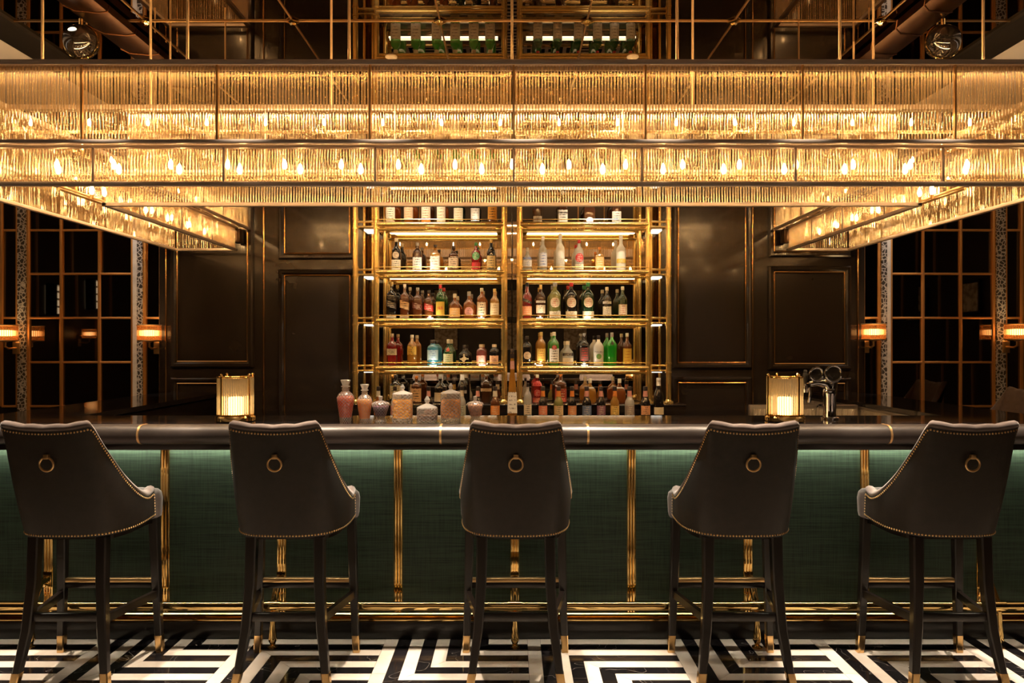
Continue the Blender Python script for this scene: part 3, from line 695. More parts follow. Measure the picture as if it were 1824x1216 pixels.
def label_patch(prof, e, dy, hw, H, kind, f0, f1, span=1.15):
    vs, fs = [], []
    if kind in ('rect', 'slant'):
        n = 10
        for j in range(3):
            for i in range(n+1):
                an = -span+2*span*i/n; f = f0+(f1-f0)*j/2
                if kind == 'slant': f += -.055*(an/span)
                vs.append(surf(prof, e, dy, hw, H, an, f))
        for j in range(2):
            for i in range(n): fs.append((j*(n+1)+i, j*(n+1)+i+1, (j+1)*(n+1)+i+1, (j+1)*(n+1)+i))
    else:
        n = 4 if kind == 'diamond' else 20
        fc, hz = (f0+f1)/2, (f1-f0)/2; vs.append(surf(prof, e, dy, hw, H, 0, fc, 1.03))
        sp_ = min(1.3, hz*H/hw)
        for rr in (.5, 1):
            for i in range(n):
                a = 2*PI*i/n
                vs.append(surf(prof, e, dy, hw, H, sp_*rr*math.cos(a), fc+hz*rr*math.sin(a), 1.03))
        for i in range(n): fs.append((0, 1+i, 1+(i+1) % n)); fs.append((1+i, 1+n+i, 1+n+(i+1) % n, 1+(i+1) % n))
    return MB().add(vs, fs)
def text_on(txt, size, mat, parent, loc):
    cu = bpy.data.curves.new('lettering', 'FONT'); cu.body = txt; cu.size = size; cu.align_x = 'CENTER'; cu.align_y = 'CENTER'; cu.extrude = .0004
    tmp = bpy.data.objects.new('lettering', cu); me = bpy.data.meshes.new_from_object(tmp); bpy.data.objects.remove(tmp)
    me.materials.clear(); me.materials.append(mat); o = bpy.data.objects.new('lettering', me); COL.objects.link(o); o.parent = parent; o.location = loc; o.rotation_euler = (PI/2, 0, 0)
    return o
def bottle(X, Y, Z, hw, H, shape, body, cap, labels, label, group, name='liquor_bottle', cat='bottle', neck=None, text=None, fill=None):
    prof, ct, e, dy = SHP[shape]
    t = thing(name, (X, Y, Z), label, cat, group)
    P = [(r*hw, f*H) for r, f in prof]
    MB().lathe(P, n=16, e=e, dy=dy).build('body', bodymat(body), t, 40)
    rn = prof[-1][0]*hw
    if cap:
        MB().lathe([(rn*1.10, ct*H-.045*H), (rn*1.16, ct*H-.04*H), (rn*1.14, H-.004), (rn*1.0, H)], n=12).build('cap', colmat(*cap) if isinstance(cap[0], tuple) else colmat(cap), t)
    if neck:
        f0, f1, c = neck
        MB().lathe([(prof_r(prof, f0)*hw*1.06, f0*H), (prof_r(prof, (f0+f1)/2)*hw*1.06, (f0+f1)/2*H), (prof_r(prof, f1)*hw*1.08, f1*H)], n=12, e=e, dy=dy, cap=False).build('neck_band', colmat(c), t)
    for lb in labels:
        kind, f0, f1, c, ink = lb[:5]
        label_patch(prof, e, dy, hw, H, kind, f0, f1, *(lb[5:6])).build('label', label_mat(c, ink), t)
    if text:
        s, size, f, c = text
        text_on(s, size, colmat(c), t, (0, surf(prof, e, dy, hw, H, 0, f)[1]*1.03-.001, f*H))
    return t
CR, TAN, WH, DK, RD, OR, YL, GY_, BL, GN, PK, GD = (.80, .70, .52), (.66, .48, .30), (.85, .82, .76), (.03, .02, .02), (.55, .03, .03), (.75, .25, .05), (.80, .55, .08), (.35, .32, .30), (.10, .16, .42), (.05, .25, .08), (.7, .32, .26), (.72, .48, .14)
METALGOLD = ((.85, .6, .25), .3, 1.0)
def R(kind, a, b, c, ink=DK, *x): return (kind, a, b, c, ink, *x)
ROWZ = dict(A=2.462, B=2.090, C=1.713, D=1.343)
ORD = ['first', 'second', 'third', 'fourth', 'fifth', 'sixth', 'seventh', 'eighth', 'ninth', 'tenth']
SHN = dict(A='top shelf', B='second shelf', C='third shelf', D='lowest shelf')
rows = {
 ('A', 'left'): [
  (696, 340, 17, 'round', 'amber', DK, [R('rect', .16, .50, CR), R('slant', .04, .15, TAN)], 'amber bottle with large cream label over a grey wavy base'),
  (728, 340, 17, 'round', 'amber', DK, [R('rect', .14, .50, TAN, (.4, .22, .1))], 'amber bottle with large tan label'),
  (759, 338, 17, 'round', 'dkamber', GD, [R('rect', .16, .52, CR, (.3, .1, .05)), R('rect', .03, .12, OR)], 'dark amber bottle with cream label and orange base band'),
  (786, 341, 16, 'round', 'amber', CR, [R('rect', .06, .56, CR, (.4, .3, .2))], 'slim amber bottle with tall cream label'),
  (816.5, 340, 17, 'round', 'dkgreen', DK, [R('rect', .10, .48, CR, (.5, .42, .2))], 'dark green bottle with pale yellow label'),
  (846.5, 340, 17, 'wide', 'black', DK, [R('rect', .10, .48, WH, GY_)], 'black bottle with bright white label'),
  (877, 340, 17, 'round', 'dkamber', DK, [R('rect', .12, .52, (.75, .36, .05), DK)], 'dark bottle with wide orange label')],
 ('A', 'right'): [
  (957.5, 340, 16, 'round', 'brown', DK, [R('rect', .02, .24, WH)], 'dark brown bottle with white label at its foot'),
  (1002, 340, 17, 'square', 'brown', WH, [R('rect', .04, .42, WH), R('rect', .30, .36, DK, DK)], 'dark square bottle with white label and black stripe'),
  (1050, 336, 21, 'flask', 'brown', DK, [R('disc', .02, .20, WH)], 'broad dark pear shaped flask with small white round label'),
  (1098, 340, 17, 'round', 'brown', DK, [R('rect', .02, .38, WH)], 'dark bottle with plain white label and pale shoulder seal')],
 ('B', 'left'): [
  (706, 424, 17, 'tall', 'dark', CR, [R('rect', .02, .34, CR), R('disc', .38, .58, TAN)], 'tall dark bottle with cream label and cream capsule'),
  (743.5, 432, 17, 'round', 'brown', GY_, [R('rect', .05, .48, WH)], 'brown bottle with white label and grey capsule'),
  (775.5, 436, 17, 'square', 'gold', DK, [R('rect', .04, .56, WH, (.5, .3, .2))], 'straw coloured bottle with cream label and black cap'),
  (808, 438, 17, 'square', 'brown', DK, [R('rect', .10, .52, TAN, DK)], 'square brown bottle with tan framed label'),
  (848, 432, 16, 'round', 'red', GN, [R('disc', .38, .66, GN, CR), R('rect', .06, .30, RD)], 'red bottle with round green label and green cap'),
  (875, 426, 16, 'tall', 'black', GD, [R('rect', .08, .48, (.7, .5, .2))], 'black bottle with gold label beside the centre post')],
 ('B', 'right'): [
  (939.5, 441, 16, 'squat', 'clear', WH, [R('rect', .16, .46, WH, BL), R('rect', .50, .58, BL, WH)], 'short clear bottle with white and blue label'),
  (967, 421, 15, 'tall', 'clear', WH, [R('rect', .10, .52, (.6, .62, .68), BL)], 'tall clear bottle with pale blue lettered label'),
  (998, 416, 16, 'tall', 'frost', WH, [R('rect', .18, .34, (.62, .60, .52), GY_)], 'tallest frosted white bottle'),
  (1031.5, 427, 16, 'round', 'clear', RD, [R('disc', .28, .56, RD, WH), R('rect', .06, .22, CR)], 'clear bottle with red capsule and red round label'),
  (1068, 440, 15, 'square', 'gold', OR, [R('rect', .10, .58, (.78, .45, .16), CR)], 'pale gold bottle with orange label'),
  (1106, 419, 17, 'tall', 'frost', WH, [R('rect', .22, .34, YL, WH)], 'frosted bottle with yellow band at the right end')],
 ('C', 'left'): [
  (697.5, 502, 17, 'square', 'black', GD, [R('slant', .30, .46, (.10, .085, .075), CR), R('rect', .02, .10, CR)], 'black square bottle with slanted dark label and gold cap'),
  (721, 506, 16, 'square', 'dkamber', CR, [R('slant', .28, .50, (.72, .46, .22), DK), R('rect', .02, .10, TAN)], 'amber square bottle with slanted tan label'),
  (744, 512, 17, 'square', 'dkamber', GY_, [R('slant', .30, .48, (.14, .03, .02), CR)], 'dark amber square bottle with slanted brown label'),
  (764, 517, 16, 'square', 'dkamber', DK, [R('slant', .28, .50, RD, CR)], 'square bottle with slanted red label'),
  (784.5, 507, 16, 'round', 'green', RD, [R('rect', .08, .50, YL, YL)], 'green bottle with red cap and yellow label with red letters'),
  (810, 523, 20, 'squat', 'amber', CR, [R('rect', .06, .42, (.74, .42, .14), CR)], 'squat amber bottle with broad orange label'),
  (835.5, 519, 21, 'squat', 'amber', GY_, [R('disc', .10, .42, PK, DK)], 'round shouldered amber bottle with pink oval label'),
  (858, 513, 17, 'round', 'amber', CR, [R('rect', .08, .54, (.82, .66, .44), DK)], 'amber bottle with dark lettered cream label'),
  (881, 514, 16, 'tall', 'gold', GD, [R('rect', .10, .52, (.76, .60, .36), (.5, .3, .12))], 'pale amber bottle with gold label by the centre post')],
 ('C', 'right'): [
  (939, 503, 17, 'tall', 'red', DK, [R('rect', .08, .34, (.85, .3, .12), CR), R('slant', .44, .52, DK, CR)], 'red bottle with orange label beside the centre post'),
  (963, 507, 18, 'wide', 'brown', GD, [R('rect', .16, .40, CR), R('rect', .46, .53, WH, DK)], 'dark bottle with gold cap and two white labels'),
  (988.5, 503, 21, 'round', 'ygreen', GY_, [R('disc', .30, .58, CR, RD), R('rect', .02, .20, CR)], 'pale yellow green bottle with round white label'),
  (1017.5, 503, 21, 'round', 'dark', RD, [R('disc', .30, .58, CR, RD), R('rect', .02, .20, CR)], 'black bottle with round white label'),
  (1047.5, 503, 21, 'round', 'dkgreen', GN, [R('disc', .30, .58, CR, RD), R('rect', .02, .20, CR)], 'dark green bottle with round white label'),
  (1081, 511, 16, 'tall', 'dark', CR, [R('rect', .08, .38, CR), R('rect', .46, .54, WH, DK)], 'slim dark bottle with cream label and cream capsule'),
  (1109, 510, 16, 'tall', 'dkgreen', CR, [R('rect', .12, .44, CR, (.5, .1, .08))], 'slim dark green bottle with cream label at the right end')],
 ('D', 'left'): [
  (698.5, 594, 17, 'square', 'red', TAN, [R('rect', .32, .52, CR)], 'red bottle with small cream label'),
  (734, 596, 17, 'round', 'gold', CR, [R('rect', .34, .62, (.78, .50, .08), DK)], 'clear gold bottle with yellow shield label'),
  (771, 605, 19, 'gin', 'blue', DK, [R('rect', .20, .60, (.45, .66, .78), BL)], 'bright blue square gin bottle'),
  (798.5, 604, 18, 'squat', 'green', CR, [R('rect', .06, .44, (.72, .74, .52), GN), R('disc', .52, .68, RD, CR)], 'green bottle with red seal and pale label'),
  (827, 614, 20, 'squat', 'black', DK, [R('diamond', .06, .56, CR, TAN)], 'round black bottle with cream diamond label'),
  (857, 613, 16, 'gin', 'pink', TAN, [R('rect', .04, .46, PK, WH)], 'small pink bottle with pink label'),
  (880, 613, 15, 'gin', 'dark', TAN, [R('rect', .04, .46, (.66, .36, .2), DK)], 'small dark bottle with brown label by the centre post')],
 ('D', 'right'): [
  (939, 598, 17, 'round', 'dark', DK, [R('disc', .20, .46, TAN, DK)], 'dark bottle with round tan label by the centre post'),
  (964, 591, 16, 'round', 'gold', GD, [R('rect', .12, .50, (.82, .55, .12), (.5, .12, .04))], 'gold bottle with yellow label and gold cap'),
  (987, 591, 18, 'round', 'lime', CR, [R('rect', .10, .50, WH, DK), R('disc', .46, .60, RD, WH)], 'pale green bottle with large white label'),
  (1011.5, 607, 20, 'squat', 'clear', CR, [R('rect', .02, .30, CR, TAN), R('rect', .38, .5, DK, CR)], 'squat clear bottle with cream foot label'),
  (1040.5, 593, 16, 'square', 'dark', GY_, [R('rect', .14, .54, (.12, .05, .04), RD)], 'dark square bottle with red animal label'),
  (1066, 597, 19, 'wide', 'white', DK, [R('disc', .20, .38, GN, YL)], 'opaque white bottle with black cap'),
  (1090, 592, 18, 'wide', 'midori', GY_, [R('disc', .62, .72, DK, GN)], 'vivid green bottle with no front label'),
  (1117, 593, 16, 'tall', 'dkamber', CR, [R('rect', .04, .52, YL, (.6, .25, .05))], 'brown bottle with yellow label at the right end')],
}
for (row, side), lst in rows.items():
    for n, (px, top, wpx, shp, body, cap, labs, desc) in enumerate(lst):
        Z = ROWZ[row]+.0005; H = sZ(top, YB)-Z
        txt = None
        if row == 'C' and side == 'left' and n == 4: txt = ('J&B', .034, .30, RD)
        if row == 'D' and side == 'right' and n == 5: txt = ('MALIBU', .020, .44, (.12, .10, .08))
        bottle(sX(px, YB), YB, Z, wpx*SB/2, H, shp, body, cap, labs, '%s, %s bay, %s' % (desc, side, SHN[row]),
               'bottles in the %s bay of the %s' % (side, SHN[row]), text=txt)
# high shelf, seen in the mirrored ceiling only
for n, (pl, pr) in enumerate(zip((705, 741, 778, 811, 844, 873), (958, 993, 1030, 1064, 1094, 1123))):
    for px, side in ((pl, 'left'), (pr, 'right')):
        # the reflection stands farther from the eye: same X at the shelf depth
        X = sX(px, YB); Z = SHZ[4]+.0005
        bottle(X, YB, Z, 17*SB/2, .265, 'gin' if side == 'left' else 'round', 'lime' if side == 'left' else 'green', CR if side == 'left' else RD, [R('rect', .08, .56, (.80, .80, .74), GY_)],
               '%s bottle on hidden high shelf, %s bay, %s from left' % ('bright green' if side == 'left' else 'red capped dark green', side, ORD[n]), 'green bottles on the high shelf seen in the ceiling mirror')
# bottles on the dark step
YE = 5.78; SE = YE/F
step = [(705, 667, 19, 'square', 'dark', DK, [R('rect', .14, .62, (.72, .62, .42), GN)], None, 'dark bottle with green and cream label at the left of the step'),
 (742, 669, 17, 'square', 'dkamber', OR, [R('rect', .04, .54, (.76, .48, .24), DK)], None, 'amber bottle with orange capsule on the step'),
 (784.5, 666, 22, 'squat', 'black', GY_, [R('rect', .04, .36, CR, TAN)], None, 'black round shouldered bottle with arched cream label on the step'),
 (823.5, 661, 17, 'wine', 'black', WH, [R('rect', .3, .4, GY_, DK)], (.72, .9, WH), 'black bottle with white foil neck on the step'),
 (866, 663, 19, 'square', 'brown', WH, [R('rect', .38, .48, TAN, DK)], None, 'ornate brown square bottle on the step left of the centre post'),
 (957, 667, 17, 'round', 'red', CR, [R('disc', .22, .48, RD, WH), R('rect', .02, .18, (.5, .1, .07), CR)], (.60, .78, RD), 'bottle with red neck and red round label on the step'),
 (998.6, 664, 20, 'square', 'dkamber', OR, [R('rect', .04, .48, (.5, .08, .05), CR)], None, 'wide amber bottle with dark red label on the step'),
 (1051, 674, 22, 'flask', 'gold', CR, [R('rect', .60, .64, WH, WH)], None, 'pear shaped gold flask left of its twin on the step'),
 (1103.5, 674, 22, 'flask', 'amber', CR, [R('rect', .60, .64, WH, WH)], None, 'pear shaped amber flask right of its twin on the step')]
for px, top, wpx, shp, body, cap, labs, neck, desc in step:
    Z = 1.0475; bottle(sX(px, YE), YE, Z, wpx*SE/2, sZ(top, YE)-Z, shp, body, cap, labs, desc, 'bottles on the back bar step', neck=neck)
# front row on the back bar
YF = 5.52; SF = YF/F
front = [(674, 'amber', OR, CR, 'soda', 688, 15, 'small amber mixer bottle behind the first decanters'), (703.5, 'clear', (.7, .35, .3), CR, 'soda', 688, 15, 'small clear mixer bottle with orange neck paper behind the small decanter'),
 (763.5, 'dark', PK, PK, 'soda', 688, 15, 'small dark mixer bottle with pink neck paper behind the jar of nuts'), (792, 'dkamber', GY_, GD, 'soda', 688, 15, 'small amber mixer bottle between the two tall jars'),
 (822.5, 'clear', (.62, .66, .55), CR, 'soda', 687, 15, 'small clear mixer bottle right of the tall jar'), (851, 'dark', PK, PK, 'soda', 688, 15, 'small dark mixer bottle with pink neck paper behind the last decanter'),
 (882, 'dkamber', OR, CR, 'soda', 688, 17, 'small amber mixer bottle with orange label right of the last decanter'),
 (940, 'clear', (.80, .66, .46), GY_, 'tall', 682, 14, 'slim clear bottle with tall cream label by the centre post'),
 (967, 'dark', (.72, .20, .10), OR, 'soda', 688, 16, 'dark mixer bottle with red orange label'), (995, 'ygreen', (.80, .58, .30), OR, 'soda', 688, 17, 'pale green mixer bottle with yellow label'),
 (1019, 'dark', (.75, .28, .10), OR, 'soda', 688, 16, 'dark mixer bottle with orange and red label'), (1045, 'dark', (.12, .18, .34), PK, 'soda', 688, 17, 'dark mixer bottle with blue label'),
 (1070.5, 'dark', (.26, .10, .16), PK, 'soda', 688, 16, 'dark mixer bottle with purple label'), (1095, 'gold', (.82, .55, .14), OR, 'soda', 688, 16, 'pale gold mixer bottle with yellow label'),
 (1121.5, 'clear', (.34, .28, .25), PK, 'soda', 688, 17, 'clear mixer bottle with grey label'), (1149.5, 'dark', (.80, .40, .20), PK, 'soda', 688, 17, 'dark mixer bottle with peach label')]
for px, body, lc, nc, shp, top, wpx, desc in front:
    Z = .9655; H = sZ(top, YF)-Z
    bottle(sX(px, YF), YF, Z, wpx*SF/2, H, shp, body, DK, [R('rect', .05, .36, lc, CR if sum(lc) < 1.2 else DK)], desc+', front row', 'mixer bottles lined up on the back bar', 'mixer_bottle', neck=(.66, .89, nc))
Z = .9655
bottle(sX(912.5, YF), YF, Z, 17*SF/2, sZ(621, YF)-Z, 'cone', 'gold', DK, [R('rect', .05, .36, WH, GY_), R('rect', .70, .82, PK, CR)], 'very tall tapering golden bottle with white label between the centre posts', 'bottles on the back bar', neck=(.86, .93, DK))
bottle(sX(1173, YF), YF, Z, 18*SF/2, sZ(673, YF)-Z, 'wine', 'dark', WH, [R('rect', .05, .24, CR, GD)], 'dark bottle with white foil neck and collar at the back bar right end', 'bottles on the back bar', neck=(.80, .95, WH))

# ------------------------------------------------------------------ decanters and jars on the worktop
YD = 3.635; SD = YD/F; ZT = 1.118
def facet(prof, hw, H, e, n=13, rows=9, d=0.0):
    fs_ = [prof[0][1]+(prof[-1][1]-prof[0][1])*k/rows for k in range(rows+1)]
    fs_ = sorted(set([round(f, 4) for f in fs_]+[f for _, f in prof]))
    vs, fc = [], []
    for j, f in enumerate(fs_):
        for k in range(n):
            a = 2*PI*(k+.5*(j % 2))/n; c, q_ = math.cos(a), math.sin(a)
            g_ = 1.0 if e == 2 else (abs(c)**e+abs(q_)**e)**(-1/e)
            rr = prof_r(prof, f)*hw*(1-(d if (j % 2) and 0 < j < len(fs_)-1 else 0))
            vs.append((rr*g_*c, rr*g_*q_, f*H))
    for j in range(len(fs_)-1):
        for k in range(n):
            a, b = j*n+k, j*n+(k+1) % n; c, d_ = (j+1)*n+k, (j+1)*n+(k+1) % n
            if j % 2 == 0: fc += [(a, b, c), (b, d_, c)]
            else: fc += [(a, b, d_), (a, d_, c)]
    fc += [tuple(range(n))[::-1], tuple((len(fs_)-1)*n+k for k in range(n))]
    return MB().add(vs, fc)
def decanter(px, top, wpx, prof, stopper, content, cmat, label, name='decanter', e=2, cf=(.12, .62), bodyM=None):
    X = sX(px, YD); hw = wpx*SD/2; H = sZ(top, YD)-ZT
    t = thing(name, (X, YD, ZT), label, name, 'crystal decanters and jars on the worktop')
    body = bodyM or crystal
    facet(prof, hw, H, e).build('body', body, t, 0)
    MB().lathe([(r*hw, f*H) for r, f in stopper], n=9, e=2).build('stopper', crystal_plain, t, 0)
    f0, f1 = cf; n = 8
    c = [(.05*hw, f0*H-.001)]+[(prof_r(prof, f0+(f1-f0)*k/n)*hw*(.955 if k < n else .90), (f0+(f1-f0)*k/n)*H) for k in range(n+1)]
    MB().lathe(c, n=16, e=e).build(content, cmat, t, 40)
dec_tall = [(.62, 0), (.66, .03), (.70, .12), (.98, .52), (1.0, .58), (.8, .66), (.42, .73), (.36, .76), (.45, .78), (.36, .80), (.34, .82)]
st_tall = [(.26, .815), (.50, .83), (.52, .85), (.36, .865), (.42, .90), (.58, .985), (.54, 1)]
dec_squat = [(.62, 0), (.72, .05), (.50, .16), (.60, .24), (.92, .60), (1.0, .70), (.9, .75), (.42, .80), (.25, .82)]
st_squat = [(.16, .82), (.20, .88), (.24, .97), (.18, 1)]
jar_t = [(.96, 0), (1, .02), (1, .72), (.98, .745)]
st_jar = [(1.0, .745), (.95, .765), (.5, .80), (.2, .83), (.14, .85), (.22, .88), (.24, .92), (.14, .96), (.08, 1)]
jar_s = [(.97, 0), (1, .03), (1, .52), (.98, .54)]
st_jar_s = [(1.0, .54), (.98, .57), (.5, .66), (.22, .70), (.14, .73), (.24, .79), (.28, .86), (.16, .94), (.08, 1)]
liq = lambda n, c, r=.15: glassmix('liquid_'+n, tuple(.3+.7*x for x in c), c, .12, rough=.1, gloss=.05, transl=.5)
decanter(615.5, 676, 31, dec_tall, st_tall, 'liquor', liq('ruby', (.80, .14, .015)), 'tall cut crystal decanter of red amber liquor, first from the left')
decanter(649.5, 684, 27, dec_tall, st_tall, 'liquor', liq('honey', (.95, .46, .04)), 'cut crystal decanter of golden liquor beside the red amber one', cf=(.1, .60))
decanter(678, 705, 32, dec_squat, st_squat, 'dried_petals', pmat('purple_petals', (.16, .05, .11), .7, var=.5, vscale=90, bump=.8, bscale=120, bdist=.006), 'small footed crystal jar of purple petals', 'decanter', cf=(.24, .62))
decanter(717, 684, 36, jar_t, st_jar, 'fruit_slices', pmat('orange_peel', (.95, .34, .02), .6, var=.4, vscale=50, bump=.6, bscale=90, bdist=.006), 'tall lidded cut crystal jar of orange fruit', 'jar', e=2.6, cf=(.12, .60))
decanter(761, 705, 37, jar_s, st_jar_s, 'dried_spice', pmat('dark_spice', (.20, .09, .04), .7, var=.6, vscale=90, bump=.9, bscale=120, bdist=.006), 'low lidded cut crystal jar of dark dried spice', 'jar', e=2.6, cf=(.10, .30))
decanter(803, 682, 36, jar_t, st_jar, 'dried_flowers', pmat('dried_flowers', (.62, .26, .05), .7, var=.6, vscale=70, bump=.9, bscale=90, bdist=.006), 'tall lidded cut crystal jar of dried orange flowers', 'jar', e=2.6, cf=(.12, .58))
decanter(846.5, 705, 30, dec_squat, st_squat, 'dried_petals', pmat('pink_petals', (.70, .33, .18), .7, var=.5, vscale=90, bump=.8, bscale=120, bdist=.006), 'small footed crystal jar of pinkish orange petals', 'decanter', cf=(.24, .66))

# ------------------------------------------------------------------ table lamps
def table_lamp(px, label, rz):
    Y = 3.69
    t = thing('table_lamp', (sX(px, Y), Y, ZT), label, 'lamp', 'glass rod table lamps on the worktop', rz)
    MB().lathe([(.092, 0), (.097, .004), (.098, .022), (.093, .029), (.086, .031)], n=36).build('base', brass, t)
    m = MB()
    ring = [(.0865*math.cos(a), .0865*math.sin(a), .222) for a in [2*PI*k/40 for k in range(40)]]
    m.tube(ring, .0042, 8, closed=True); m.build('top_ring', brass, t)
    m = MB(); ring = [(.0865*math.cos(a), .0865*math.sin(a), .034) for a in [2*PI*k/40 for k in range(40)]]
    m.tube(ring, .004, 8, closed=True); m.build('lower_ring', brass, t)
    for a in (-2.02, -.42, .75, 2.4):
        x, y = .0905*math.cos(a), .0905*math.sin(a)
        p_ = MB().cyl(x, y, .03, .228, .0042, 10).build('post', brass, t)
        MB().lathe([(.003, .226), (.0065, .231), (.0065, .236), (.002, .241)], (x, y, 0), 10).build('finial', brass, p_)
    m = MB()
    for k in range(46):
        a = 2*PI*k/46; m.lathe([(.0047, .036), (.0047, .219)], (.084*math.cos(a), .084*math.sin(a), 0), 6, cap=False)
    tag(m.build('glass_rods', lamprod_m, t, 60), kind='stuff')
    MB().lathe([(.034, .031), (.036, .034), (.036, .118), (.030, .122)], n=20).build('candle', candle_m, t)
table_lamp(419.5, 'brass table lamp with glass rods on the bar left of the decanters', 0)
table_lamp(1398, 'brass table lamp with glass rods beside the chrome beer tap', .9)

# ------------------------------------------------------------------ beer tap
YT = 3.80; tx = sX(1478, YT)
tap = thing('beer_tap', (tx, YT, ZT), 'chrome beer font with two round medallions on the right of the bar', 'beer tap')
S_ = YT/F
px2 = lambda px, py: (sX(px, YT)-tx, 0, sZ(py, YT)-ZT)
MB().lathe([(.045, 0), (.045, .008), (.034, .012), (.031, .03), (.031, .11), (.036, .13), (.034, .15), (.024, .165)], n=20).build('column', chrome, tap)
m = MB(); a = px2(1479, 697); b = px2(1470, 683); c = px2(1456, 681); d = px2(1442, 684)
m.tube([(a[0], 0, a[2]), (b[0]+.006, 0, b[2]), (c[0], 0, c[2]), (d[0], 0, d[2])], [.030, .026, .017, .014], 12)
e_ = px2(1486, 683); m.tube([(a[0], 0, a[2]-.01), (e_[0]-.01, 0, e_[2]), (e_[0], 0, e_[2]+.02)], [.030, .026, .02], 12)
m.build('branch', chrome, tap)
for (mx_, my_, rp) in ((1450.5, 666, 11.5), (1480.5, 665, 14)):
    p_ = px2(mx_, my_); r = rp*S_
    m = MB(); ring = [(p_[0]+r*math.cos(k*2*PI/28), -.03, p_[2]+r*math.sin(k*2*PI/28)) for k in range(28)]
    m.tube(ring, .0055, 8, closed=True); rim = m.build('medallion_rim', chrome, tap)
    n = 24; vs = [(p_[0]+r*math.cos(k*2*PI/n), yy, p_[2]+r*math.sin(k*2*PI/n)) for yy in (-.028, -.012) for k in range(n)]
    MB().add(vs, [tuple(range(n)), tuple(range(n, 2*n))]+[(k, (k+1) % n, n+(k+1) % n, n+k) for k in range(n)]).build('medallion_face', pmat('brushed_disc', (.34, .31, .25), .25, 1, rvar=.1, vscale=30), rim)
    MB().tube([(p_[0], -.012, p_[2]), (p_[0], .0, p_[2]-.02), (p_[0]+.004, 0, p_[2]-r-.02)], .009, 8).build('medallion_stem', chrome, rim)
hp = px2(1433, 676)
MB().lathe([(.007, 0), (.009, .01), (.012, .03), (.0125, .05), (.008, .058), (.010, .064), (.006, .072)], (hp[0], -.01, hp[2]-.02), 12).build('tap_handle', black, tap)
MB().lathe([(.016, -.045), (.018, -.03), (.012, -.02), (.010, .0)], (hp[0], -.01, hp[2]-.02), 12).build('tap_valve', chrome, tap)
d = px2(1440, 690); e2 = px2(1436, 716)
MB().tube([(d[0], -.02, d[2]), (d[0]-.002, -.03, d[2]-.03), (e2[0], -.035, e2[2])], .0075, 10).build('spout', chrome, tap)

# ------------------------------------------------------------------ bar stools
def catmull(P, n):
    out = []; m = len(P)
    for i in range(m-1):
        p0, p1, p2, p3 = P[max(i-1, 0)], P[i], P[i+1], P[min(i+2, m-1)]
        for k in range(n):
            t = k/n
            out.append(tuple(.5*((2*b)+(-a+c)*t+(2*a-5*b+4*c-d)*t*t+(-a+3*b-3*c+d)*t**3) for a, b, c, d in zip(p0, p1, p2, p3)))
    out.append(tuple(P[-1])); return out
HALF = [(0, -.215, 0, -.335, 1.143), (.06, -.213, .06, -.335, 1.145), (.11, -.205, .12, -.332, 1.150), (.150, -.190, .165, -.326, 1.157), (.176, -.172, .186, -.316, 1.160), (.192, -.156, .195, -.300, 1.135),
        (.208, -.132, .206, -.275, 1.065), (.222, -.103, .217, -.24, .985), (.232, -.072, .228, -.2, .915), (.240, -.035, .240, -.15, .860), (.246, .005, .250, -.1, .822), (.248, .04, .254, -.04, .802),
        (.249, .075, .256, 0, .796), (.249, .105, .255, .05, .802), (.249, .125, .253, .07, .806)]
half = catmull(HALF, 4)
full = [(-a, b, -c, d, e) for a, b, c, d, e in half[:0:-1]]+half
ZB = .662
def shell_pt(i, z, off=0.0):
    bx, by, tx_, ty_, zt = full[i]
    t = (z-ZB)/.5; x = bx+(tx_-bx)*t; y = by+(ty_-by)*t
    k = 1+.038*min(1, max(0, (.11-by)/.08))*max(0, math.sin(PI*min(1, max(0, t)/.85)))*min(1, abs(bx)/.2); x *= k
    if off:
        j0, j1 = max(i-1, 0), min(i+1, len(full)-1)
        dx, dy = full[j1][0]-full[j0][0], full[j1][1]-full[j0][1]; l = math.hypot(dx, dy) or 1
        x += -dy/l*off; y += dx/l*off
    return (x, y, z)
def zbot(i): return ZB+max(0, full[i][1]+.05)*.09
